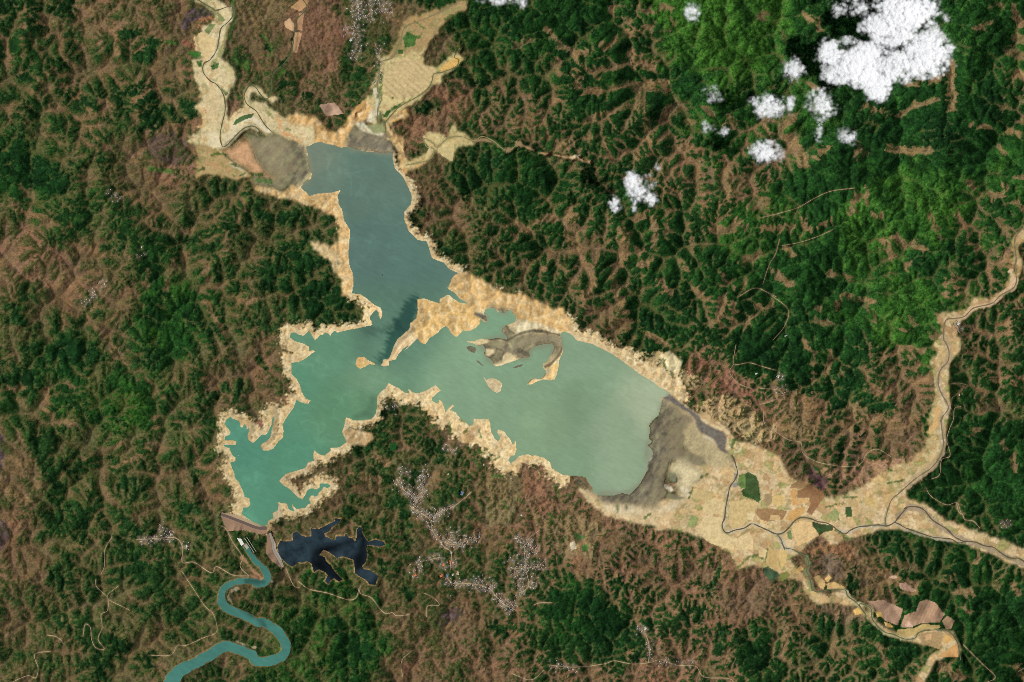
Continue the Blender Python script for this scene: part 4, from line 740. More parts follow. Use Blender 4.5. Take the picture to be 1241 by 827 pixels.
for kind, c, spec in GROUND:
    if kind == 'N': continue
    q_ = pts(spec); small = np.prod(q_.max(0) - q_.min(0)) < 900
    sl, m = poly_mask(spec, not small)
    m = blur(m.astype(np.float32), 1 if small else 3 if kind in 'UQ' else 1, 1 if small else 2)
    k = dict(P=4, S=2, U=3, Q=4)[kind]
    if kind == 'S': colour = sand_colour(sl, lin(c))
    else:
        if kind == 'U':
            fl_ = fbm(FX[sl] * 0.8 + FY[sl] * 0.6, (FY[sl] * 0.8 - FX[sl] * 0.6) * 0.35, 7, 4, 0.65, seed=301)
            dry = sstep(2, 30, SD_LAKE[sl] + 6 * n8[sl])[..., None] * 0.45
            mt = (1 + 0.19 * fl_ + 0.08 * n30[sl])[..., None] * np.array([1 + 0.0 * fl_, 1 + 0.03 * fl_, 1 - 0.04 * fl_]).transpose(1, 2, 0)
        else: mt = 1.0; dry = 0.0
        colour = lin(c) * mt * (1 + (0.05 if kind == 'P' else 0.08) * n8[sl] + 0.07 * n3[sl] + 0.05 * n30[sl] + 0.045 * wn_[sl])[..., None]
        if kind == 'P':
            pw = (0.30 + 0.70 * sstep(760, 860, FX[sl]))[..., None]; colour = colour * (1 - pw + pw * PARCEL[sl])
            gr = sstep(0.75, 1.25, np.roll(n8, 130, 1)[sl] - 0.4 * np.roll(n30, 60, 1)[sl])[..., None] * 0.45
            colour = colour * (1 - gr) + gr * lin((112, 122, 62))
            br = sstep(0.6, 1.3, np.roll(n8, 230, 0)[sl] + 0.3 * n30[sl])[..., None] * 0.45
            colour = colour * (1 - br) + br * lin((182, 138, 88))
        if kind == 'U': colour = colour * (1 - dry) + dry * lin((160, 144, 108))
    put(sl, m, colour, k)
# dark wet rim on mud at the water's edge
rim = ((kindmap == 3) * (1 - sstep(0.4, 3.0, SD_LAKE + 0.5 * n3)) * 0.62)[..., None]
COLR = COLR * (1 - rim) + rim * lin((80, 76, 58))
BEDS = [("n2: 150,230 200,300 210,400 150,420", 1.4, (206, 170, 116)), ("n2: 215,250 250,290", 1.2, (206, 136, 96)), ("n2: 250,470 255,560 300,610", 0.8, (226, 212, 178)), ("n2: 480,430 560,360 640,340 720,370 800,450", 2.4, (222, 208, 176)),
 ("n2: 590,110 600,230 520,280 450,370", 1.1, (214, 188, 138)), ("n2: 740,60 800,150 870,140", 0.9, (212, 188, 138)), ("n2: 780,230 830,310 880,370", 0.9, (150, 144, 92)), ("n2: 880,350 930,380 920,420", 1.5, (212, 162, 102)), ("n2: 940,470 1060,520 1120,560", 1.8, (210, 152, 98)),
 ("n2: 900,300 1000,370 1100,420", 1.4, (190, 166, 116)), ("n2: 1000,440 1050,460", 1.2, (138, 138, 82)), ("n3: 300,290 400,350 440,400", 1.7, (200, 188, 148)), ("n3: 60,300 160,330 300,350", 2.0, (182, 148, 104)), ("n3: 235,200 330,280 450,360 490,400", 0.8, (104, 100, 66)),
 ("n1: 300,330 250,450 220,560", 0.7, (230, 214, 174)), ("n1: 390,470 330,600 420,640", 1.5, (186, 180, 130)), ("n1: 430,600 470,700", 1.3, (200, 184, 128)), ("n1: 200,30 290,90 330,190", 1.2, (150, 150, 100)), ("n1: 120,350 150,470", 1.0, (206, 176, 122)),
 ("n4: 160,500 100,580 60,640", 2.8, (192, 148, 94)), ("n4: 440,600 520,590 570,570", 1.5, (212, 168, 98)), ("n4: 420,680 500,650", 1.3, (218, 180, 112)), ("n4: 380,700 420,790", 1.5, (214, 184, 128)), ("r12: 620,650 680,680 700,750", 1.3, (214, 182, 126)),
 ("r12: 790,640 815,690 800,740", 0.8, (212, 194, 142)), ("r12: 600,300 690,300 760,360 700,440", 0.7, (140, 132, 84)), ("r12: 720,260 780,280 790,220", 1.2, (192, 172, 118)), ("r12: 840,100 900,60 960,30", 1.4, (150, 146, 92)), ("r12: 720,130 700,240", 1.3, (120, 130, 80)),
 ("e1: 470,250 560,320 640,390 760,450 860,500", 1.2, (224, 204, 158)), ("e1: 860,560 880,640 960,680 1010,600", 1.0, (222, 206, 164)), ("e1: 900,620 930,560", 1.6, (120, 134, 72)), ("e1: 480,290 530,340 560,400", 0.6, (186, 178, 158)), ("e1: 640,540 700,550 740,590", 1.4, (206, 194, 162)),
 ("e1: 260,150 330,190 420,260", 0.5, (160, 154, 142)), ("e2: 700,60 690,110 655,160 655,220", 0.5, (176, 176, 150)), ("r12: 1020,660 1110,665 1175,705 1237,670 | r13: 30,672 70,690 150,720 280,740 370,760", 1.5, (160, 132, 96)), ("r13: 280,735 320,735", 1.4, (208, 190, 150)), ("r41: 1112,386 1079,402 1070,432 1090,462", 0.9, (198, 178, 142)), ("r41: 1112,638 1195,666", 0.8, (192, 172, 136)), ("r42: 50,300 75,335 60,375", 0.7, (170, 150, 112)), ("r41: 1100,350 1160,340", 0.8, (176, 158, 122)), ("r41: 1140,245 1190,310 1225,345 1180,330", 2.0, (166, 124, 92)), ("v1: 60,350 160,270 250,280 330,340 420,420 520,490 620,560 720,590 860,640 1000,700 1237,800", 3.4, (158, 140, 114)), ("v1: 20,410 120,470 290,530 480,570 700,600", 1.6, (176, 166, 138)),
 ("r34: 690,690 740,650 800,610 840,560 860,500 855,450 850,380 883,325 850,260 835,210 845,150 880,110 885,60 870,20 860,0", 4.2, (178, 156, 120)), ("r34: 860,500 850,440 860,380 870,330 850,280 840,200", 1.4, (208, 190, 154)),
 ("r34: 830,330 820,400 800,440", 3.0, (214, 172, 112)), ("r24: 870,710 920,700 960,690 1000,652 1085,630 1130,590 1185,560 1202,520", 2.8, (206, 176, 136)), ("r24: 1170,560 1185,510 1175,480", 2.4, (214, 184, 146)),
 ("f1: 405,35 415,110 390,170 345,235 325,330 305,430 295,530 285,640 320,665 390,640 480,620 550,580 700,640 780,675 840,665", 2.0, (196, 184, 150)), ("f1: 395,130 415,200 385,220", 2.2, (140, 134, 128)),
 ("f2: 590,650 700,650 770,620 960,600 1060,600", 1.6, (188, 180, 156)), ("f1: 800,690 850,790 870,827", 3.0, (190, 176, 146)), ("f3: 210,130 240,185 300,205", 3.4, (196, 182, 152)),
 ("n1: 470,60 480,150 430,215 370,270 350,380 330,470 270,560", 1.8, (208, 196, 160)), ("n1: 385,300 360,380", 1.5, (222, 208, 170)), ("n1: 440,240 400,380 350,520 290,600", 1.6, (150, 148, 92)),
 ("n2: 330,20 390,110 410,200 405,290 380,390 362,500 375,580", 1.5, (196, 182, 136)), ("n2: 395,605 440,575 500,510 560,450 610,420 670,410 720,440", 2.2, (170, 160, 124)),
 ("n4: 330,240 280,350 330,420 290,520 310,640", 2.2, (112, 126, 78)), ("n4: 270,380 290,450 280,600", 1.8, (214, 206, 176)), ("n4: 490,310 530,390 545,460", 0.8, (60, 92, 44)), ("n4: 620,360 590,480 520,500 430,560", 0.9, (92, 116, 60)),
 ("f4: 10,330 80,340 125,380 130,460 180,530 250,590 420,650 490,655", 1.6, (186, 172, 124)), ("f3: 440,270 465,330 445,400 470,460 490,530 500,580", 1.8, (120, 132, 88)), ("f3: 700,570 800,585 850,650 940,720", 1.5, (196, 184, 142))]
for spec, hw, c in BEDS:
    sl, D = stroke_win(catmull(pts(spec)), hw, 4)
    put(sl, (1 - sstep(-1.2, 1.2, D + 0.9 * n8[sl] + 0.4 * n3[sl])) * 0.85, lin(c) * (1 + 0.07 * n3[sl] + 0.05 * wn_[sl])[..., None], 4)
MUDMARKS = "1.3 420,240 500,235 580,255|1.5 600,240 700,190 800,165 900,170 1060,200|3.0 690,350 780,390|0.8 365,330 362,400 430,440|1.0 480,330 540,360 520,430|0.8 640,350 680,400|1.8 1090,330 1060,390 990,470 930,500|0.8 940,560 900,610 820,605 770,650|1.2 560,110 600,160 640,190"
for it in MUDMARKS.split('|'):
    w, body = it.split(' ', 1); sl, D = stroke_win(catmull(pts('c2: ' + body)), float(w), 4)
    m = (1 - sstep(-0.8, 0.8, D + 0.3 * n8[sl]))[..., None] * 0.75; COLR[sl] = COLR[sl] * (1 - m) + m * lin((88, 83, 66)) * (1 + 0.08 * n3[sl])[..., None]
for body, w in (("700,290 850,240 1000,230 1060,270", 3.2), ("620,270 660,320", 1.0), ("460,300 520,320", 1.5)):
    sl, D = stroke_win(catmull(pts('c2: ' + body)), w, 4)
    m = (1 - sstep(-1.5, 1.5, D + 0.4 * n8[sl]))[..., None] * 0.6; COLR[sl] = COLR[sl] * (1 - m) + m * lin((154, 142, 112)) * (1 + 0.06 * n3[sl])[..., None]
GREENS = "n3; 1.6 130,220 190,200 240,215; 1.6 510,400 600,400; 1.2 400,405 440,385; 3 560,450 680,470; 1.5 440,600 460,640; 1.2 320,400 330,410; 1.5 0,370 50,340; 1.2 310,300 350,310| r11; 3 700,790 800,805; 2.2 780,195 830,205; 2 890,250 940,265; 1.6 1000,310 1020,300; 1.8 1040,420 1060,440; 1.4 925,290 940,310| n1; 1.4 760,330 840,420 850,520 770,520; 3 600,580 620,640; 2 500,560 560,620; 2.2 480,20 500,200 450,350; 3 960,660 900,720| r12; 2 720,180 770,170; 1.5 880,90 930,75; 1.2 740,100 800,140; 1.5 570,310 590,400 570,460; 1.2 600,540 680,490; 1 640,460 690,400| r33; 1.4 710,100 720,140; 1.2 740,160 755,180; 1.4 1030,520 1050,470; 1.6 880,300 890,310; 1 890,650 920,640; 1.2 830,750 850,700; 1.4 210,700 220,740; 1.2 20,750 60,770| r32; 1.6 960,380 1000,400; 1.4 1040,530 1070,540; 1 1110,640 1160,650; 1.2 1150,760 1180,800; 1 820,420 830,400| s1; 1.5 350,250 360,340; 1.3 620,330 650,400; 1.2 480,350 520,300; 1.3 680,490 740,560; 1.4 590,600 610,650; 1.4 760,760 850,740; 1.2 760,600 820,570| r43; 2 180,40 190,80; 1.6 300,130 340,150; 1.4 340,190 345,210; 1.6 235,170 250,150; 1.5 650,40 620,60; 1.2 930,200 940,220; 1.4 1060,290 1110,240 1160,235 1190,260 1200,200| f2; 1 560,470 590,540; 1.2 640,330 760,330; 1 480,420 560,400 640,390; 1.6 560,640 640,690; 1.4 650,720 740,720; 1.2 1050,200 1200,170; 1 1060,60 1090,80"
for grp_ in GREENS.split('|'):
    for w, p in strokes(grp_):
        sl, D = stroke_win(p, w, 4)
        m = (1 - sstep(-1.0, 1.0, D + 0.5 * n8[sl] + 0.5 * n3[sl])) * 0.8
        COLR[sl] = COLR[sl] * (1 - m[..., None]) + m[..., None] * lin((66, 100, 42)) * (1 + 0.15 * n3[sl] + 0.15 * wn_[sl] + 0.2 * n8[sl])[..., None]
for k, (isl, nm, lb, c) in enumerate(ISLANDS):
    sl, m = F.fill(isl)
    put(sl, m, (sand_colour(sl, lin(c)) if nm == 'island' else lin(c) * (1 + 0.1 * n3[sl])[..., None]), 10 + k)
FIELD_H = np.zeros_like(hs)
for k, (c, spec, stripe, lb) in enumerate(FIELDS):
    sl, m = poly_mask(spec, False)
    colour = lin(c) * (1 + (0.05 if c[0] > 120 else 0.2) * n8[sl] + 0.07 * n3[sl] + 0.05 * wn_[sl])[..., None]
    if stripe:
        wl_, an = stripe
        s = np.sin((FX[sl] * math.sin(an) - FY[sl] * math.cos(an)) * 2 * math.pi / wl_ + 0.5 * n30[sl])
        s = sstep(-0.1, 0.8, s) * sstep(-0.6, 0.8, np.roll(n30, 20, 1)[sl] + 0.5 * n8[sl] + 0.2)
        colour = colour * (1 - 0.20 * s)[..., None]
    put(sl, m * 0.92, colour, 20 + k)
    FIELD_H[sl] = np.where(m, 0.05 + 0.02 * (k % 3), FIELD_H[sl])
# slate grey wet channel at the delta mouth
sl, m = poly_mask(SLATE, False)
put(sl, blur(m.astype(np.float32), 1, 1) * 0.9, lin((96, 93, 88)) * (1 + 0.12 * n3[sl] + 0.1 * n8[sl])[..., None], 3)
# green banks along the channels
gb = ((1 - sstep(0.3, 2.2, SD_RIV + 0.5 * n8)) * 0.45 * sstep(-0.4, 0.6, np.roll(n30, 44, 0) + n8))[..., None]
COLR = COLR * (1 - gb) + gb * lin((84, 98, 54))

# ------------------------------------------------------------------ clear ground for houses and roads
ROAD_PTS = []
for line in ROADS.strip().splitlines():
    tile, rest = line.split(';'); hw, body = rest.strip().split(' ', 1)
    ROAD_PTS.append((float(hw), catmull(pts(tile + ': ' + body), 6)))
HOUSES = []                                                  # group, x, y, heading
hr = random.Random(21)
for line in STREETS.strip().splitlines():
    grp, tile, rest = [a.strip() for a in line.split(';')]; dens, body = rest.split(' ', 1)
    p = catmull(pts(tile + ': ' + body), 4)
    for a, b in zip(p[:-1], p[1:]):
        L = np.hypot(*(b - a)); nrm_ = np.array([-(b - a)[1], (b - a)[0]]) / (L + 1e-9)
        nexp = L * float(dens) * 2.6 / 10
        for _ in range(int(nexp) + (hr.random() < nexp % 1)):
            q = a + (b - a) * hr.random() + nrm_ * (hr.choice((-1, 1)) * (0.7 + abs(hr.gauss(0, 2.0 if hr.random() < .75 else 5.0))))
            HOUSES.append((grp, q[0], q[1], math.atan2(-(b - a)[1], (b - a)[0])))
hr.shuffle(HOUSES)
kept = []; cells = {}
for hh in HOUSES:
    key = (int(hh[1] / 1.25), int(hh[2] / 1.25))
    if key in cells: continue
    cells[key] = 1; kept.append(hh)
HOUSES = kept
clear = np.zeros_like(hs)
for _, x, y, _a in HOUSES:
    i, j = int(round(x + 24)), int(round(y + 24))
    if 1 < i < F.nx - 2 and 1 < j < F.ny - 2: clear[j - 1:j + 2, i - 1:i + 2] = np.maximum(clear[j - 1:j + 2, i - 1:i + 2], 0.55); clear[j, i] = 1
put(ALL, blur(clear, 1, 1) * 0.6, lin((146, 126, 108)) * (1 + 0.15 * wn_ + 0.2 * n3)[..., None], 0)
SD_ROAD = np.full((F.ny, F.nx), 1e3, np.float32)
for hw, p in ROAD_PTS:
    sl, D = stroke_win(p, hw, 4); SD_ROAD[sl] = np.minimum(SD_ROAD[sl], D)
put(ALL, (1 - sstep(0.1, 1.1, SD_ROAD)) * 0.35, lin((150, 122, 84)), 0)
kindmap = np.where((f > 0.5) & (kindmap == 0), 1, kindmap)

# ------------------------------------------------------------------ final heights
fb = flood_base(FX, FY)
flat = blur(((kindmap == 3) | (kindmap == 4)).astype(np.float32), 1, 2)
isf = np.array([len(F.xs)]); fieldflat = np.zeros_like(hs)
P_all = np.zeros(FX.shape, bool)
for kind, c, spec in GROUND:
    if kind in 'PUQ':
        sl, m = F.fill(pts(spec)); P_all[sl] |= m
flat = np.maximum(flat, blur((P_all & (kindmap >= 20)).astype(np.float32), 1, 1))
HZ = hs * (1 - flat) + (fb + 0.04 * n8 + 0.03 * n3) * flat
hf = sstep(0.5, 1.7, SD_LAKE / np.maximum(bw, 4)); hf = np.minimum(hf, 1 - blur((kindmap == 2).astype(np.float32), 4, 2) * 0.9)
HZ = HZ * hf + (1 - hf) * (0.30 * HZ + 0.10 * blur(HZ, 4, 2))
HZ += np.where(kindmap == 2, 0.10 * n3 + 0.10 * n8 + 0.04 * wn_, 0) + np.where(kindmap == 0, 0.15 * n3 + 0.14 * wn_, 0)
fr = blur(((kindmap >= 20)).astype(np.float32), 2, 2); HZ = HZ * (1 - fr) + blur(HZ, 3, 2) * fr + FIELD_H
def meet_water(H, sd, level, bank=0.10):
    land = level + 0.10 + bank * np.clip(sd, 0, 9)
    k = sstep(0, 7, sd)
    Hl = np.where(sd < 8, np.maximum(land, land * (1 - k) + H * k), H)
    return np.where(sd <= 0, level - 0.35 + 0.25 * np.maximum(sd, -8), Hl)
HZ = np.where(SD_LAKE < 8, meet_water(HZ, SD_LAKE, 0.0, 0.05), HZ)
HZ = np.where(SD_DARK < 8, meet_water(HZ, SD_DARK, 0.0, 0.15), HZ)
HZ = np.where(SD_TEAL < 8, meet_water(HZ, SD_TEAL, TEAL_LEVEL, 0.25), HZ)
rv = 1 - sstep(1.0, 5.0, SD_RIV); HZ = np.where(SD_LAKE > 1, HZ * (1 - rv) + np.minimum(HZ, fb + 0.05) * rv, HZ)
DAMS = [dict(crest=pts("w2: 60,415 130,437 260,487 400,540 490,545"), up=[3.5, 5.0, 5.6, 5.0, 2.5], down=[2, 9, 17, 11, 6, 7, 6], top=3.2, half=2.0),
        dict(crest=pts("w2: 520,590 545,680 555,750 | d: 55,440 100,520"), up=[3.0, 3.6, 3.8, 3.6, 2.0], down=[4, 8, 10, 8, 3], top=2.6, half=1.4)]
for dm in DAMS:
    p = catmull(dm['crest'], 6); dm['p'] = p; n = len(p)
    tg = np.gradient(p, axis=0); tg /= np.linalg.norm(tg, axis=1)[:, None]; dm['dn'] = np.stack([-tg[:, 1], tg[:, 0]], -1)
    t = np.linspace(0, 1, n); dm['ut'] = np.interp(t, np.linspace(0, 1, len(dm['up'])), dm['up']); dm['dt'] = np.interp(t, np.linspace(0, 1, len(dm['down'])), dm['down'])
    toe = p + dm['dn'] * dm['dt'][:, None]; dm['ztoe'] = np.minimum(bilinear(F, HZ, toe[:, 0], toe[:, 1]) + 0.1, dm['top'] - 0.6)
    i0, i1, j0, j1 = F.window(p, 22); sl = (slice(j0, j1), slice(i0, i1))
    dd = np.hypot(FX[sl][..., None] - p[:, 0], FY[sl][..., None] - p[:, 1]); k = dd.argmin(-1)
    off = (FX[sl] - p[k, 0]) * dm['dn'][k, 0] + (FY[sl] - p[k, 1]) * dm['dn'][k, 1]
    along = np.abs((FX[sl] - p[k, 0]) * tg[k, 0] + (FY[sl] - p[k, 1]) * tg[k, 1])
    zd = np.where(off > 0, dm['top'] + (dm['ztoe'][k] - dm['top']) * np.clip((off - dm['half']) / (dm['dt'][k] - dm['half'] + .01), 0, 1), dm['top'] + (-0.4 - dm['top']) * np.clip((-off - dm['half']) / (dm['ut'][k] - dm['half'] + .01), 0, 1))
    foot = (along < 2.5) & (off < dm['dt'][k] - .3) & (off > -dm['ut'][k] + .3)
    HZ[sl] = np.where(foot, np.minimum(HZ[sl], zd - 0.5), HZ[sl]); f[sl] = np.where(foot, 0, f[sl])
jit = np.random.default_rng(8).random(FX.shape).astype(np.float32)
GROUND_Z = HZ.copy()
HZ += f * (0.12 + 0.48 * jit)
def ground_at(x, y): return bilinear(F, GROUND_Z, np.asarray(x, float), np.asarray(y, float))
def top_at(x, y): return bilinear(F, HZ, np.asarray(x, float), np.asarray(y, float))
def world_xyz(x, y, z): return (x - W_IMG / 2, H_IMG / 2 - y, z)
# ------------------------------------------------------------------ materials
CAL = 0.80                       # picture value -> base colour under this sun and sky
def rgba(c): return (*(lin(c) * CAL), 1.0)
def new_mat(name):
    m = bpy.data.materials.new(name); m.use_nodes = True
    return m, m.node_tree.nodes, m.node_tree.links, m.node_tree.nodes["Principled BSDF"]
def surface_mat(name, colour=None, attr=None, scale=0.9, amount=0.18, rough=0.95, spec=0.08, stretch=None, bump=0.0):
    m, N, L, P = new_mat(name)
    tc = N.new("ShaderNodeTexCoord"); src = tc.outputs["Object"]
    if stretch:
        mp = N.new("ShaderNodeMapping"); mp.inputs["Scale"].default_value = stretch[:3]; mp.inputs["Rotation"].default_value = (0, 0, stretch[3])
        L.new(src, mp.inputs[0]); src = mp.outputs[0]
    no = N.new("ShaderNodeTexNoise"); no.inputs["Scale"].default_value = scale; no.inputs["Detail"].default_value = 5; no.inputs["Roughness"].default_value = 0.65
    L.new(src, no.inputs["Vector"])
    mr = N.new("ShaderNodeMapRange"); mr.inputs[1].default_value = 0.25; mr.inputs[2].default_value = 0.75
    mr.inputs[3].default_value = 1 - amount; mr.inputs[4].default_value = 1 + amount
    L.new(no.outputs[0], mr.inputs[0])
    mx = N.new("ShaderNodeMix"); mx.data_type = 'RGBA'; mx.blend_type = 'MULTIPLY'; mx.inputs[0].default_value = 1.0
    if attr:
        at = N.new("ShaderNodeAttribute"); at.attribute_name = attr; L.new(at.outputs["Color"], mx.inputs[6])
    else: mx.inputs[6].default_value = rgba(colour)
    L.new(mr.outputs[0], mx.inputs[7]); L.new(mx.outputs[2], P.inputs["Base Color"])
    P.inputs["Roughness"].default_value = rough; P.inputs["Specular IOR Level"].default_value = spec
    if bump:
        bp = N.new("ShaderNodeBump"); bp.inputs["Strength"].default_value = bump; bp.inputs["Distance"].default_value = 0.3
        L.new(no.outputs[0], bp.inputs["Height"]); L.new(bp.outputs[0], P.inputs["Normal"])
    return m
M_LAND = surface_mat("hill_ground", attr="cover", scale=0.8, amount=0.16, bump=0.25)
M_FOREST = surface_mat("tree_canopy", attr="cover", scale=1.3, amount=0.30, rough=0.9, spec=0.05, bump=0.5)
M_SHORE = surface_mat("dry_lake_shore", attr="cover", scale=0.6, amount=0.10, bump=0.25)
M_MUD = surface_mat("mud", attr="cover", scale=0.5, amount=0.10, rough=0.7, spec=0.15)
M_PLAIN = surface_mat("flood_plain_soil", attr="cover", scale=0.7, amount=0.09)
M_FIELD = surface_mat("field_soil", attr="cover", scale=0.9, amount=0.07)
M_WATER = surface_mat("turbid_water", attr="cover", scale=0.16, amount=0.05, rough=0.4, spec=0.06, stretch=(1.0, 3.2, 1.0, math.radians(28)), bump=0.04)
M_ROAD = surface_mat("pale_gravel_road", colour=(166, 148, 118), amount=0.2)

def tag(o, label, cat=None, kind=None, group=None):
    if label: o["label"] = label
    if cat: o["category"] = cat
    if kind: o["kind"] = kind
    if group: o["group"] = group
    return o
def mesh_np(name, co, faces, mat, colours=None, smooth=True, parent=None):
    me = bpy.data.meshes.new(name)
    co = np.ascontiguousarray(co, np.float32); faces = np.ascontiguousarray(faces, np.int32)
    nv, (nf, k) = len(co), faces.shape
    me.vertices.add(nv); me.vertices.foreach_set("co", co.ravel())
    me.loops.add(nf * k); me.loops.foreach_set("vertex_index", faces.ravel())
    me.polygons.add(nf); me.polygons.foreach_set("loop_start", np.arange(0, nf * k, k, dtype=np.int32))
    me.polygons.foreach_set("use_smooth", np.full(nf, smooth))
    me.update(calc_edges=True)
    if colours is not None:
        a = me.attributes.new("cover", 'FLOAT_COLOR', 'POINT')
        c = np.ones((nv, 4), np.float32); c[:, :3] = np.clip(colours, 0.002, 0.95) * CAL
        a.data.foreach_set("color", c.ravel())
    me.materials.append(mat)
    o = bpy.data.objects.new(name, me); COL.objects.link(o)
    if parent is not None: o.parent = parent
    return o

# ------------------------------------------------------------------ split the land into its pieces
VX = FX - W_IMG / 2; VY = H_IMG / 2 - FY
flatXYZ = np.stack([VX, VY, HZ], -1).reshape(-1, 3); flatC = COLR.reshape(-1, 3)
own = kindmap[:-1, :-1].copy()
deep = (np.maximum.reduce([a[:-1, :-1] for a in (SD_LAKE,)]) < -7) | (SD_DARK[:-1, :-1] < -6)
own = np.where(deep, -1, own)
vid = np.arange(F.nx * F.ny, dtype=np.int32).reshape(F.ny, F.nx)
quads = np.stack([vid[1:, :-1], vid[1:, 1:], vid[:-1, 1:], vid[:-1, :-1]], -1)
def piece(name, sel, mat, parent=None, extra=None):
    q = quads[sel]
    if not len(q): return None
    used, inv = np.unique(q.ravel(), return_inverse=True)
    co = flatXYZ[used]; c = flatC[used]; q = inv.reshape(-1, 4)
    if extra is not None:
        eco, ec, eq = extra; q = np.vstack([q, eq + len(co)]); co = np.vstack([co, eco]); c = np.vstack([c, ec])
    return mesh_np(name, co, q, mat, c, True, parent)
# country beyond the picture, out to the horizon
n_side = 160
t = np.linspace(0, 1, n_side, endpoint=False)
x0, x1, y0, y1 = F.xs[0], F.xs[-1], F.ys[0], F.ys[-1]
bx = np.concatenate([x0 + (x1 - x0) * t, np.full(n_side, x1), x1 - (x1 - x0) * t, np.full(n_side, x0)])
by = np.concatenate([np.full(n_side, y0), y0 + (y1 - y0) * t, np.full(n_side, y1), y1 - (y1 - y0) * t])
K = np.concatenate([[0.0], 0.02 * 1.35 ** np.arange(20)])
cx, cy = 620.5, 413.5
ring = []; ringc = []
for k in K:
    X = cx + (bx - cx) * (1 + k); Y = cy + (by - cy) * (1 + k)
    Z = top_at(bx, by) * max(0, 1 - k * 4) + (14 + 4 * fbm(X, Y, 90, 4, seed=90)) * min(1, k * 4) - (0.05 if k == 0 else 0)
    mixn = sstep(-0.5, 0.5, fbm(X, Y, 60, 4, seed=95))[:, None]
    ringc.append(lin((24, 56, 24)) * mixn + lin((112, 88, 56)) * (1 - mixn)); ring.append(np.stack([X - W_IMG / 2, H_IMG / 2 - Y, Z], -1))
nb = len(bx); eq = []
for k in range(len(K) - 1):
    i = np.arange(nb); j = (i + 1) % nb
    eq.append(np.stack([k * nb + i, k * nb + j, (k + 1) * nb + j, (k + 1) * nb + i], -1)[:, ::-1])
extra = (np.vstack(ring), np.vstack(ringc), np.vstack(eq))
terrain = tag(piece("terrain", own == 0, M_LAND, extra=extra), "brown dry season hill country of ridges and gullies round the reservoir", "terrain", "structure")
forest = tag(piece("forest", own == 1, M_FOREST), "dark green woodland filling gullies and covering the hills", "forest", "stuff")
shore = tag(piece("lake_shore", own == 2, M_SHORE), "bare tan drawdown belt of sand round the reservoir", "shore", "structure")
mud = tag(piece("mudflat", own == 3, M_MUD), "grey brown mud flats at the inlets and delta of the reservoir", "mud flat", "structure")
plain = tag(piece("floodplain", own == 4, M_PLAIN), "cream coloured flood plains and sandy river beds", "flood plain", "structure")
for k, (isl, nm, lb, c) in enumerate(ISLANDS):
    o = piece(nm, own == 10 + k, M_SHORE if nm == 'island' else M_MUD)
    if o: tag(o, lb, "island", "structure")
for k, (c, spec, st, lb) in enumerate(FIELDS):
    o = piece("field", own == 20 + k, M_FIELD, plain)
    if o and lb: o["label"] = lb

# ------------------------------------------------------------------ water
LAKE_TONE = np.array([(385,195,108,124,110),(400,215,98,120,108),(430,230,88,114,104),(450,300,82,110,104),(500,330,84,114,106),(440,200,90,116,106),(490,375,82,112,104),(455,425,88,122,110),
 (455,400,82,114,104),(400,425,92,134,116),(350,470,86,134,116),(350,560,82,132,115),(300,540,78,130,116),(300,600,82,134,118),(450,460,108,142,122),(440,490,92,130,108),(410,500,88,130,108),
 (560,470,122,152,132),(600,500,122,150,130),(700,480,116,142,122),(660,520,122,148,126),(750,520,132,152,134),(785,500,150,164,146),(700,440,124,150,132),(690,560,118,144,124),(760,570,134,154,136),(600,390,118,152,132),(580,430,124,154,134)], float)
def tones(X, Y, tabl, k=3.0):
    c = np.moveaxis(idw(X, Y, tabl, k), 0, -1)
    return lin(c * np.array([1.07, 1.06, .97]))
def water_sheet(name, sel_v, level, colours, label, mat, kind="structure"):
    s = sel_v[:-1, :-1] | sel_v[1:, :-1] | sel_v[:-1, 1:] | sel_v[1:, 1:]
    q = quads[s]; used, inv = np.unique(q.ravel(), return_inverse=True)
    co = flatXYZ[used].copy(); co[:, 2] = level
    o = mesh_np(name, co, inv.reshape(-1, 4), mat, colours.reshape(-1, 3)[used])
    return tag(o, label, "water", kind)
SUBL = (slice(130, 680), slice(270, 860))
ltone = np.zeros(FX.shape + (3,), np.float32)
ltone[SUBL] = tones(FX[SUBL], FY[SUBL], LAKE_TONE)
a = math.radians(-28)
su = FX * math.cos(a) - FY * math.sin(a); sv = FX * math.sin(a) + FY * math.cos(a)
streak = fbm(su / 4.5, sv, 4.0, 3, 0.7, seed=101); cloudy = fbm(FX, FY, 45, 4, 0.55, seed=111)
ltone *= (1 + 0.026 * streak + 0.025 * cloudy + 0.05 * np.maximum(0, np.roll(cloudy, 60, 0) + 0.5 * np.roll(n8, 9, 1) - 1.0) * sstep(520, 440, FX) + 0.010 * wn_)[..., None]
ltone[..., 2] *= 1 + 0.10 * sstep(370, 330, FY); ltone[..., 1] *= 1 - 0.02 * sstep(370, 330, FY)
swx = FX + 9 * np.roll(n30, 17, 0); swy = FY + 9 * np.roll(n30, 71, 1)
swirl = np.exp(-(fbm(swx, swy, 34, 3, 0.5, seed=131) * 2.2) ** 2) * np.clip(cloudy + 0.4, 0, 1.5) * (0.35 + 0.65 * sstep(520, 430, FX))
ltone *= (1 + 0.10 * swirl[..., None])
mudnear = blur((kindmap == 3).astype(np.float32), 3, 2)[..., None]; mudnear = np.clip(mudnear * 1.4, 0, 0.65); ltone = ltone * (1 - mudnear) + mudnear * lin((132, 134, 108))
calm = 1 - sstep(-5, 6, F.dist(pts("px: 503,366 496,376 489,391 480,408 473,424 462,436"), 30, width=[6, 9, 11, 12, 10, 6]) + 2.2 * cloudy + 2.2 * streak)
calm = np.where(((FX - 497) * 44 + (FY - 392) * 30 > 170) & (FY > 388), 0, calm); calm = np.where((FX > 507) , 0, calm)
ltone *= (1 - 0.70 * calm[..., None] * np.array([1.0, 0.78, 0.72]))
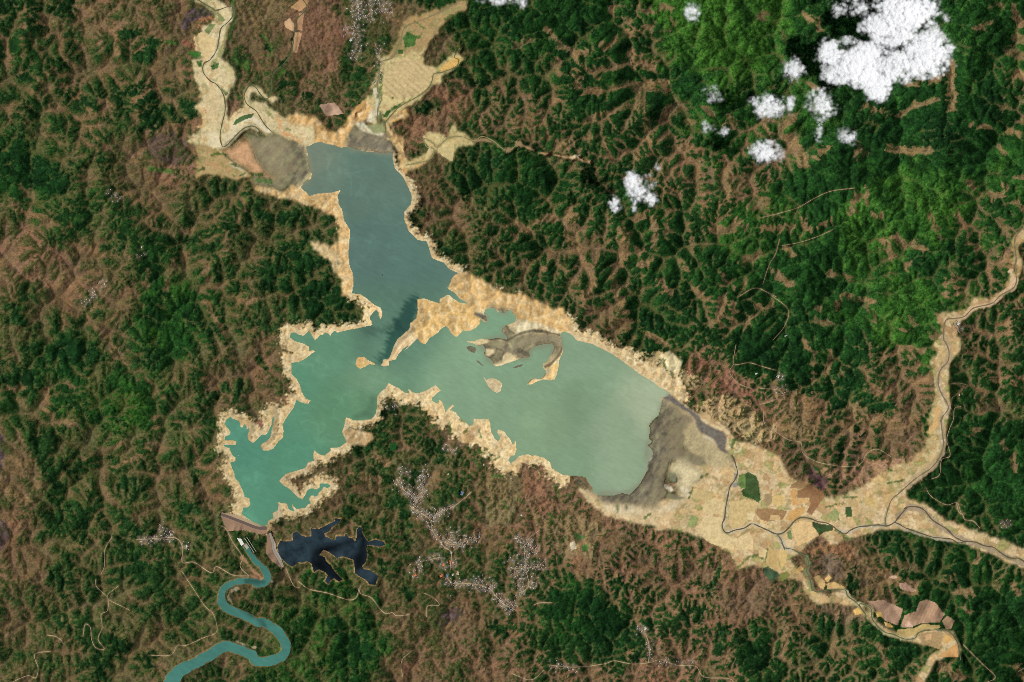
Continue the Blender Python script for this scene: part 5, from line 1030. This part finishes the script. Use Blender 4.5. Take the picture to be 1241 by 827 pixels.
calm2 = 1 - sstep(-5, 6, F.dist(pts("px: 478,395 462,402 445,398"), 30, width=[7, 6, 3]) + 2 * cloudy + 2 * streak)
ltone *= (1 - 0.22 * calm2[..., None])
calm3 = 1 - sstep(-3, 5, F.dist(pts("px: 452,484 449,500 430,506"), 20, width=[3, 5, 3]) + 1 * cloudy); ltone *= (1 - 0.25 * calm3[..., None])
pale = 1 - sstep(-3, 4, F.dist(pts("px: 804,482 800,500 793,530 789,560 778,585"), 20, width=[4, 4, 3, 3, 2]) + 1 * cloudy); ltone *= (1 + 0.12 * pale[..., None])
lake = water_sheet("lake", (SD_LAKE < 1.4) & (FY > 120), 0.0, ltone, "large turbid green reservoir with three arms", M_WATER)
dtone = lin((40, 54, 61)) * (1 + 0.26 * fbm(FX, FY, 20, 5, 0.65, seed=121) + 0.05 * wn_)[..., None]
dk = 1 - sstep(-4, 6, F.dist(pts("d: 640,620 520,520 440,450 400,400 | d: 850,230 850,330 830,470"), 30, width=[5, 8, 10, 4, 3, 5, 6]) + 1.5 * cloudy); dtone *= (1 - 0.74 * dk[..., None])
M_DWATER = surface_mat("clear_dark_water", attr="cover", scale=0.16, amount=0.08, rough=0.3, spec=0.08, bump=0.03)
water_sheet("lake", SD_DARK < 1.0, 0.0, dtone, "small dark blue lake with ragged arms behind the curved dam", M_DWATER)
ttone = lin((66, 116, 104)) * (1 + 0.05 * streak + 0.05 * cloudy)[..., None]
tk = sstep(655, 800, FY)[..., None]; ttone = ttone * (1 + 0.15 * tk)
dk = 1 - sstep(-3, 4, F.dist(pts("r41: 1120,480 1200,520 1237,560 | r41: 1150,350 1237,360"), 14, width=[1, 2.5, 2, 2, 2]) + 2 * cloudy); ttone *= (1 - 0.45 * dk[..., None])
water_sheet("river", SD_TEAL < 1.2, TEAL_LEVEL, ttone, "teal green river winding away below the main dam", M_WATER)

def ribbon(name, p, hw, mat, lift, level=None, parent=None, wobble=0.0, seed=0):
    p = np.asarray(p); tg = np.gradient(p, axis=0); tg /= np.linalg.norm(tg, axis=1)[:, None] + 1e-9
    nn = np.stack([-tg[:, 1], tg[:, 0]], -1)
    w = hw * (1 + wobble * 0.5 * fbm(np.arange(len(p)) * 1.0, np.zeros(len(p)), 6, 2, seed=seed))[:, None]
    rows = [p - nn * w, p, p + nn * w]
    zc = np.maximum.reduce([top_at(r[:, 0], r[:, 1]) for r in rows]) if level is None else level(p[:, 0], p[:, 1])
    co = np.concatenate([np.stack([r[:, 0] - W_IMG / 2, H_IMG / 2 - r[:, 1], zc + lift - (0.0 if k == 1 else 0.02)], -1) for k, r in enumerate(rows)])
    n = len(p); i = np.arange(n - 1); q = []
    for k in (0, 1): q.append(np.stack([k * n + i, (k + 1) * n + i, (k + 1) * n + i + 1, k * n + i + 1], -1))
    return mesh_np(name, co, np.vstack(q), mat, None, True, parent)
for (spec, hw, c, nm, lb), p in zip(RIVERS, RIVER_PTS):
    m = surface_mat("muddy_channel", colour=c, amount=0.18, scale=0.3, rough=0.4, spec=0.25)
    d = np.concatenate([[0], np.cumsum(np.hypot(*np.diff(p, axis=0).T))]); s = np.arange(0, d[-1], 1.5)
    pr = np.stack([np.interp(s, d, p[:, 0]), np.interp(s, d, p[:, 1])], -1)
    tag(ribbon(nm, pr, hw * 0.75, m, 0.10, wobble=0.55, seed=len(spec)), lb, "water", "structure")
# ------------------------------------------------------------------ roads
for k, (hw, p) in enumerate(ROAD_PTS):
    d = np.concatenate([[0], np.cumsum(np.hypot(*np.diff(p, axis=0).T))]); s = np.linspace(0, d[-1], max(3, int(d[-1] / 1.2)))
    pr = np.stack([np.interp(s, d, p[:, 0]), np.interp(s, d, p[:, 1])], -1)
    o = ribbon("road", pr, hw * 0.62, M_ROAD, 0.18, wobble=0.25, seed=k)
    c = p[len(p) // 2]; o["kind"] = "structure"; o["category"] = "road"; o["group"] = "unpaved roads over the hills"
    o["label"] = "thin pale unpaved road winding over the hills"
# ------------------------------------------------------------------ dams
def empty(name, x, y, z):
    o = bpy.data.objects.new(name, None); o.location = world_xyz(x, y, z); o.empty_display_size = 3; COL.objects.link(o); return o
def child_mesh(name, co, faces, mat, parent, smooth=False):
    co = np.asarray(co, float) - np.array(parent.location)[None, :]
    me = bpy.data.meshes.new(name); me.from_pydata([tuple(c) for c in co], [], [tuple(f_) for f_ in faces]); me.update()
    if smooth: me.polygons.foreach_set("use_smooth", [True] * len(me.polygons))
    me.materials.append(mat); o = bpy.data.objects.new(name, me); COL.objects.link(o); o.parent = parent
    return o
M_RIP = surface_mat("riprap_stone", colour=(186, 162, 130), amount=0.22, scale=1.6, bump=0.3)
M_CREST = surface_mat("dark_crest_strip", colour=(104, 88, 80), amount=0.12)  # dark grey brown band along the top of the main dam
M_DOWN = surface_mat("grassed_dry_embankment", colour=(152, 122, 98), amount=0.2, scale=0.7, bump=0.2)
M_CONC = surface_mat("weathered_concrete", colour=(172, 164, 148), amount=0.12)
M_GREY = surface_mat("grey_crest_stone", colour=(150, 140, 126), amount=0.15)
def embankment(dm, mats, label):
    p, dn, n = dm['p'], dm['dn'], len(dm['p']); one = np.ones(n); crest_half = dm['half']
    root = empty("dam", *p[n // 2], 0.0)
    def line(off, z): return np.stack([(p + dn * off[:, None])[:, 0] - W_IMG / 2, H_IMG / 2 - (p + dn * off[:, None])[:, 1], z], -1)
    def strip(a, b, k=3):
        rows = [a * (1 - s) + b * s for s in np.linspace(0, 1, k + 1)]
        return np.vstack(rows), [(r * n + i, r * n + i + 1, (r + 1) * n + i + 1, (r + 1) * n + i) for r in range(k) for i in range(n - 1)]
    ct = dm['top'] * one
    L_up = line(-dm['ut'], -0.4 * one); L_c0 = line(-crest_half * one, ct); L_c1 = line(crest_half * one, ct); L_dn = line(dm['dt'], dm['ztoe'])
    c, f_ = strip(L_up, L_c0); child_mesh("upstream_face", c, f_, mats[0], root)
    c, f_ = strip(L_c0, L_c1, 1); child_mesh("crest_road", c + np.array([0, 0, .02]), f_, mats[1], root)
    c, f_ = strip(L_c1, L_dn, 4); child_mesh("downstream_face", c, f_, mats[2], root)
    for s in (-1, 1):                                   # low parapet walls along both crest edges
        a = line(s * crest_half * one, ct); b = line(s * (crest_half - .18) * one, ct)
        co = np.vstack([a - [0, 0, .2], a + [0, 0, .18], b + [0, 0, .18], b - [0, 0, .2]])
        fs = [(r * n + i, r * n + i + 1, ((r + 1) % 4) * n + i + 1, ((r + 1) % 4) * n + i) for r in range(4) for i in range(n - 1)]
        child_mesh("parapet", co, fs, mats[0], root)
    tag(root, label, "dam")
embankment(DAMS[0], (M_RIP, M_CREST, M_DOWN), "main embankment dam with dark crest at the foot of the lake")
embankment(DAMS[1], (M_GREY, M_GREY, M_DOWN), "curved grey saddle dam closing the small dark lake")
def box_faces(): return [(0, 1, 2, 3), (4, 7, 6, 5), (0, 4, 5, 1), (1, 5, 6, 2), (2, 6, 7, 3), (3, 7, 4, 0)]
def prism(pl, z0, z1):
    b = [(x - W_IMG / 2, H_IMG / 2 - y, z0) for x, y in pl]; t_ = [(x - W_IMG / 2, H_IMG / 2 - y, z1) for x, y in pl]
    n = len(pl); return b + t_, [tuple(range(n))[::-1], tuple(range(n, 2 * n))] + [(i, (i + 1) % n, n + (i + 1) % n, n + i) for i in range(n)]
ph = pts("w2: 212,640 238,625 275,690 250,708"); zg = float(ground_at(*ph.mean(0)))
root = empty("powerhouse", *ph.mean(0), zg)
c, f_ = prism(ph, zg - .8, zg + 1.2); child_mesh("wall", c, f_, M_CONC, root)
M_ROOFW = surface_mat("pale_metal_roof", colour=(226, 222, 212), amount=0.08)
rf = ph.mean(0) + (ph - ph.mean(0)) * 1.06; c, f_ = prism(rf, zg + 1.2, zg + 1.32); child_mesh("roof", c, f_, M_ROOFW, root)
tr = pts("w2: 268,700 300,695 322,725 300,745"); c, f_ = prism(tr, TEAL_LEVEL - .5, TEAL_LEVEL + .7); child_mesh("tailrace_deck", c, f_, M_CONC, root)
tag(root, "white powerhouse at the head of the teal river below the main dam", "powerhouse")
for a_, b_, lb in ((pts("w2: 280,635 370,775"), 0.3, "pale pipe line nearest the powerhouse"), (pts("w2: 300,625 390,765"), 0.28, "pale pipe line running beside the first one above the powerhouse")):
    s = np.linspace(0, 1, 16)[:, None]; pr = a_[0] * (1 - s) + a_[1] * s
    r_ = empty("penstock", *pr[8], float(ground_at(*pr[8])))
    ob = ribbon("pipe", pr, b_, M_CONC, 0.35); ob.parent = r_; ob.matrix_parent_inverse = r_.matrix_world.inverted(); ob.location = [-v_ for v_ in r_.location]
    tag(r_, lb, "pipe line")
# abandoned straight strip by the north east shore
s = np.linspace(0, 1, 40)[:, None]; st = pts("e1: 500,195 735,0"); pr = st[0] * (1 - s) + (st[0] + (st[1] - st[0]) * 1.35) * s
tag(ribbon("airstrip", pr, 1.5, surface_mat("airstrip_scrub", colour=(112, 100, 60), amount=0.25), 0.25), "straight dark olive strip running uphill from the north east shore", "airstrip", "structure")

# ------------------------------------------------------------------ houses
ROOFS = dict(white=(196, 192, 184), grey=(148, 144, 138), pink=(158, 134, 120), rust=(166, 110, 80), blue=(104, 122, 142), tan=(182, 162, 132), orange=(206, 118, 78))
M_WALL = surface_mat("painted_house_wall", colour=(176, 166, 150), amount=0.1)
M_ROOF = {k: surface_mat(k + "_roof", colour=c, amount=0.12, scale=2.0) for k, c in ROOFS.items()}
def house_mesh(l, w, h, rh, roof):
    me = bpy.data.meshes.new("house")
    a, b = l / 2, w / 2; e = 0.10
    V = [(-a, -b, -.6), (a, -b, -.6), (a, b, -.6), (-a, b, -.6), (-a, -b, h), (a, -b, h), (a, b, h), (-a, b, h), (-a, 0, h + rh), (a, 0, h + rh)]
    Fc = [(0, 1, 5, 4), (2, 3, 7, 6), (1, 2, 6, 9, 5), (3, 0, 4, 8, 7)]
    k = len(V); z = .03
    V += [(-a - e, -b - e, h - .06 + z), (a + e, -b - e, h - .06 + z), (a + e, 0, h + rh + z), (-a - e, 0, h + rh + z), (a + e, b + e, h - .06 + z), (-a - e, b + e, h - .06 + z)]
    Fc += [(k, k + 1, k + 2, k + 3), (k + 3, k + 2, k + 4, k + 5)]
    me.from_pydata(V, [], Fc); me.materials.append(M_WALL); me.materials.append(M_ROOF[roof])
    for i in (4, 5): me.polygons[i].material_index = 1
    me.update(); return me
SIZES = [(.95, .78, .28, .22), (1.2, .88, .3, .25), (1.5, 1.0, .32, .28), (.8, .7, .26, .2)]
HM = {(s_, r_): house_mesh(*SIZES[s_], r_) for s_ in range(4) for r_ in ROOFS}
PLACE = dict(A='in the forked village on the peninsula south of the lake', B='in the straggling town east of the dark lake', C='in the village of crossing streets east of the town',
             D='in the scattered village at the top edge', E='in the hamlet west of the main dam', F='in the hamlets strung along the southern road', G='in the farmstead near the south shore inlets',
             H='in a small hill hamlet of the east', I='in a small hill hamlet of the west')
hr = random.Random(5)
rest_v, rest_f, rest_m = [], [], []
matlist = list(ROOFS)
order = HOUSES[:]
for n_, (grp, x, y, an) in enumerate(order):
    if not (0 <= x <= 1241 and 0 <= y <= 827): continue
    roof = hr.choices(matlist, (26, 34, 16, 8, 3, 13, 0))[0]; sz = hr.choices(range(4), (4, 3, 2, 4))[0]
    z = float(ground_at(x, y)) + 0.02; rot = an + hr.gauss(0, .2) + (math.pi / 2 if hr.random() < .3 else 0)
    if n_ < 292:
        o = bpy.data.objects.new("house", HM[(sz, roof)]); COL.objects.link(o)
        o.location = world_xyz(x, y, z); o.rotation_euler = (0, 0, rot)
        tag(o, "tiny %s roofed house %s" % (roof, PLACE[grp]), "house", None, "%s roofed houses %s" % (roof, PLACE[grp]))
    else:
        me = HM[(sz, roof)]; c_, s_ = math.cos(rot), math.sin(rot); k = len(rest_v); X, Y, Z = world_xyz(x, y, z)
        for v_ in me.vertices: rest_v.append((X + c_ * v_.co.x - s_ * v_.co.y, Y + s_ * v_.co.x + c_ * v_.co.y, Z + v_.co.z))
        for p_ in me.polygons: rest_f.append([k + i for i in p_.vertices]); rest_m.append(0 if p_.material_index == 0 else 1 + matlist.index(roof))
if rest_v:
    me = bpy.data.meshes.new("village_houses"); me.from_pydata(rest_v, [], rest_f); me.materials.append(M_WALL)
    for r_ in matlist: me.materials.append(M_ROOF[r_])
    me.polygons.foreach_set("material_index", rest_m); me.update()
    o = bpy.data.objects.new("village_houses", me); COL.objects.link(o)
    tag(o, "mass of tiny pale roofs filling in the villages", "houses", "stuff", "houses of the villages")
print("houses", len(order))
def big_building(spec, w, l, rot, h, roof, label):
    (x, y), = pts(spec); z = float(ground_at(x, y)); r_ = empty("building", x, y, z); r_.rotation_euler = (0, 0, rot)
    me = house_mesh(l, w, h, .35, roof); o = bpy.data.objects.new("hall", me); COL.objects.link(o); o.parent = r_; o.location = (0, 0, .05)
    me2 = house_mesh(l * .45, w * .6, h * .7, .25, roof); o2 = bpy.data.objects.new("annex", me2); COL.objects.link(o2); o2.parent = r_; o2.location = (l * .35, w * .6, .02)
    tag(r_, label, "building")
for args in [("t2: 385,285", 1.8, 4.2, 1.4, .5, 'orange', "orange roofed hall in the middle of the town"), ("t2: 322,310", 2.4, 3.6, .9, .5, 'orange', "orange roofed block west of the orange hall in the town"),
             ("t2: 308,400", 2.4, 3.4, .2, .5, 'orange', "orange roofed block beside the blue roof in the town"), ("t2: 90,395", 2.0, 3.0, .3, .5, 'orange', "lone orange roofed block at the west end of the town"),
             ("t2: 358,400", 2.4, 3.0, 1.3, .5, 'blue', "blue roofed hall in the town"), ("t2: 405,392", 1.8, 2.4, .4, .6, 'white', "bright white building beside the tan yard in the town"),
             ("t2: 440,385", 3.4, 4.6, .35, .3, 'tan', "broad tan building beside the bright white one in the town"), ("t2: 393,207", 1.8, 2.2, .7, .6, 'white', "bright white building at the fork of the town street"),
             ("t1: 695,295", 2.6, 4.4, 1.1, .5, 'blue', "blue roofed hall on the road east of the forked village"), ("t1: 565,115", 1.4, 1.8, .2, .5, 'tan', "lone pale building north east of the forked village"),
             ("s1: 665,645", 1.2, 1.6, 1.3, .5, 'white', "lone bright white building on the south shore"), ("r12: 445,190", 2.2, 3.0, .5, .5, 'white', "bright white building by the village at the top edge"),
             ("r24: 928,725", 2.2, 3.4, .9, .5, 'white', "white building beside the sandy river bed in the east"), ("r41: 872,190", 1.8, 3.2, 1.2, .5, 'white', "white building at the east end of the hamlet west of the dam"),
             ("r14: 980,120", 1.0, 1.4, .4, .5, 'blue', "tiny bluish roof alone in the forest east of the largest cloud"), ("r24: 118,780", 2.2, 3.4, .6, .4, 'grey', "grey roofed building beside the hill road in the east"),
             ("r33: 1145,165", 2.2, 2.6, .3, .5, 'white', "white roofed building on the wooded rise north east of the lake"), ("r43: 45,45", 1.6, 2.0, .8, .5, 'white', "lone white building north of the village of crossing streets"),
             ("r43: 625,575", 2.2, 3.4, .9, .5, 'white', "white building in the hamlet on the southern ridge"), ("r34: 932,265", 1.6, 2.6, 1.3, .5, 'tan', "pale building on the road east of the sandy river bed"),
             ("r34: 85,180", 1.8, 3.2, 1.2, .5, 'white', "white building on the hill road in the east")]:
    big_building(*args)
# ------------------------------------------------------------------ boats
def boat(spec, l, c, rot, label, nm="boat"):
    (x, y), = pts(spec); r_ = empty(nm, x, y, 0.0); r_.rotation_euler = (0, 0, rot); w = l * .32
    sec = [(-.5, .7, 0), (-.25, 1, 0), (.15, .95, 0), (.38, .6, .05), (.5, .05, .12)]
    V, Fc = [], []
    for sx, sw, sh in sec: V += [(sx * l, -sw * w / 2, .22 + sh), (sx * l, -sw * w * .3, -.1), (sx * l, sw * w * .3, -.1), (sx * l, sw * w / 2, .22 + sh)]
    for i in range(4):
        for k in range(4): Fc.append((i * 4 + k, i * 4 + (k + 1) % 4, i * 4 + 4 + (k + 1) % 4, i * 4 + 4 + k))
    Fc += [(0, 1, 2, 3), (19, 18, 17, 16)]
    m = surface_mat("boat_paint", colour=c, amount=0.05, rough=0.5)
    for nm2, vv, ff in (("hull", V, Fc), ("cabin", [(a * l, b * w, z_) for z_ in (.2, .45) for a, b in ((-.2, -.3), (.1, -.3), (.1, .3), (-.2, .3))], box_faces())):
        me = bpy.data.meshes.new(nm2); me.from_pydata(vv, [], ff); me.update(); me.materials.append(m); o = bpy.data.objects.new(nm2, me); COL.objects.link(o); o.parent = r_
    tag(r_, label, "boat")
boat("w1: 222,482", 1.2, (226, 226, 218), .4, "tiny white boat near the west shore above the dam")
boat("r22: 594,497", 1.9, (40, 52, 52), -1.0, "tiny dark raft in the middle of the north arm", "raft")

# ------------------------------------------------------------------ clouds: heaps of drifting white shreds
m, N, L, P = new_mat("cloud_white")
N.remove(P); out = N["Material Output"]
df = N.new("ShaderNodeBsdfDiffuse"); df.inputs[0].default_value = (.98, .98, .98, 1)
tl = N.new("ShaderNodeBsdfTranslucent"); tl.inputs[0].default_value = (.98, .98, .98, 1)
ms = N.new("ShaderNodeMixShader"); ms.inputs[0].default_value = 0.15
L.new(df.outputs[0], ms.inputs[1]); L.new(tl.outputs[0], ms.inputs[2])
tr = N.new("ShaderNodeBsdfTransparent"); at = N.new("ShaderNodeAttribute"); at.attribute_name = "soft"
ma = N.new("ShaderNodeMixShader"); L.new(at.outputs["Fac"], ma.inputs[0]); L.new(tr.outputs[0], ma.inputs[1]); L.new(ms.outputs[0], ma.inputs[2])
L.new(ma.outputs[0], out.inputs[0])
M_CLOUD = m
def cloud(tile, blobs, label, seed=0):
    """a heap of soft-edged shreds of mist, each a small shallow disc"""
    x0_, y0_, sc = TILES[tile]; r = np.random.default_rng(seed + 300)
    P_ = []
    for (bx_, by_, rx, ry, dn) in blobs:
        cx_, cy_ = x0_ + bx_ / sc, y0_ + by_ / sc; rx, ry = rx / sc * 1.26, ry / sc * 1.26
        n = int(math.pi * rx * ry * (2.6 * dn + 0.6))
        th = r.random(n) * 2 * np.pi; rad = np.sqrt(r.random(n)) * 1.3
        X = cx_ + rx * rad * np.cos(th); Y = cy_ + ry * rad * np.sin(th)
        lump = 0.45 * fbm(X, Y, 11, 4, .62, seed=140) + 0.40 * fbm(X, Y, 4.5, 3, .7, seed=150)
        fall = 1.15 - rad ** 1.5
        dens = np.clip(fall * (0.60 + 0.85 * dn) + 0.46 * lump - 0.18, 0, 1.2)
        keep = r.random(n) < np.sqrt(dens)
        Z = np.sqrt(np.clip(fall, 0, 1.2)) * min(rx, ry) * .26 * (.92 + .14 * lump) - r.random(n) ** 2 * 0.7
        P_.append(np.stack([X, Y, Z, (np.clip(dens, .05, 1) ** 1.3) * (.62 + .38 * dn)], -1)[keep])
    p = np.vstack(P_); n = len(p)
    mx, my = p[:, 0].mean(), p[:, 1].mean()
    base = np.stack([p[:, 0] - mx, my - p[:, 1], p[:, 2]], -1)
    nrm_ = r.standard_normal((n, 3)) * .05; nrm_[:, 2] += 1; nrm_ /= np.linalg.norm(nrm_, axis=1)[:, None]
    a_ = np.cross(nrm_, r.standard_normal((n, 3))); a_ /= np.linalg.norm(a_, axis=1)[:, None]; b_ = np.cross(nrm_, a_)
    s_ = (1.2 + 2.0 * r.random(n))[:, None]
    ring = [base + s_ * (math.cos(k * math.pi / 3) * a_ + math.sin(k * math.pi / 3) * b_) * (.75 + .5 * r.random((n, 1))) for k in range(6)]
    q = np.stack([base] + ring, 1).reshape(-1, 3)
    tri = np.concatenate([np.stack([7 * np.arange(n), 7 * np.arange(n) + 1 + k, 7 * np.arange(n) + 1 + (k + 1) % 6], -1) for k in range(6)])
    o = mesh_np("cloud", q, tri, M_CLOUD, None, False)
    at_ = o.data.attributes.new("soft", 'FLOAT', 'POINT'); al = np.zeros((n, 7), np.float32); al[:, 0] = 0.42 * p[:, 3]; at_.data.foreach_set("value", al.ravel())
    zc = float(np.mean(ground_at(mx - 52 + np.array([-8, 0, 8]), my - 10 + np.zeros(3)))) + 52 * SUN_DIR[2] / math.hypot(SUN_DIR[0], SUN_DIR[1])
    o.location = world_xyz(mx, my, max(zc, float(ground_at(mx, my)) + 25))
    tag(o, label, "cloud", None, "clouds over the north eastern hills")
    return n
nt = 0
nt += cloud('k1', [(780,120,200,170,1),(600,240,150,90,1),(650,60,80,80,.8),(930,100,130,110,.55),(960,480,180,150,1),(1000,330,110,100,.65),(880,560,90,90,.8),(450,470,130,90,1),(380,580,180,120,1),(500,680,150,80,1),(560,770,90,80,1),(160,480,90,90,.8),(170,400,90,60,.55),(200,640,100,70,.7),(700,560,150,130,.7),(640,650,130,70,.5),(620,360,120,70,.65),(760,320,110,90,.7),(540,160,60,35,.45),(310,360,90,40,.3),(330,440,60,40,.22),(830,640,60,60,.4)], "largest dazzling white cloud at the top right", seed=1)
for tl_, bl, lb in [
 ('k1', [(240,90,60,70,.4),(430,90,80,70,.45),(370,20,110,30,.25)], "ragged grey white cloud scrap at the top edge left of the largest cloud"),
 ('k1', [(1130,170,35,30,.3)], "faint small wisp off the right side of the largest cloud"),
 ('k2', [(665,40,70,65,.5)], "small round cloud just left of the largest cloud"),
 ('k2', [(510,290,95,75,.6),(650,270,30,60,.5),(420,250,40,40,.25)], "broad flat cloud in the middle of the group of small clouds"),
 ('k2', [(850,260,75,85,.5),(900,310,60,50,.5),(850,400,25,50,.2),(850,480,25,40,.3)], "cloud with a drooping tail right of the broad flat one"),
 ('k2', [(470,590,85,70,.6),(570,610,40,45,.4)], "lowest bright cloud of the group of small clouds"),
 ('k2', [(120,210,60,50,.28)], "thin small cloud farthest left in the group of small clouds"),
 ('k2', [(1035,490,65,50,.32)], "thin cloud by the orange clearing right of the small clouds"),
 ('k2', [(90,430,45,30,.22)], "faint shred farthest left under the thin small cloud"),
 ('k2', [(200,460,32,30,.28)], "faint shred beside the brown clearing left of the small clouds"),
 ('k3', [(580,320,70,85,.7),(640,420,95,80,.6),(760,490,55,50,.6),(600,560,22,35,.35),(740,340,60,70,.14)], "lone white cloud east of the lake with black shadow to its left"),
 ('k3', [(420,530,55,70,.42)], "small puff below left of the lone white cloud"),
 ('k3', [(820,190,35,40,.16)], "faint wisp above right of the lone white cloud"),
 ('r13', [(842,65,32,38,.5)], "small single cloud at the top edge left of the cloud group"),
 ('r13', [(20,10,32,22,.35),(52,22,20,22,.4)], "small cloud scrap on the top edge above the creek"),
 ('r12', [(1130,8,70,20,.35)], "pale wisp cut by the top edge beside the scrap")]:
    nt += cloud(tl_, bl, lb, seed=len(lb) + int(bl[0][0]))
print("cloud shreds", nt)
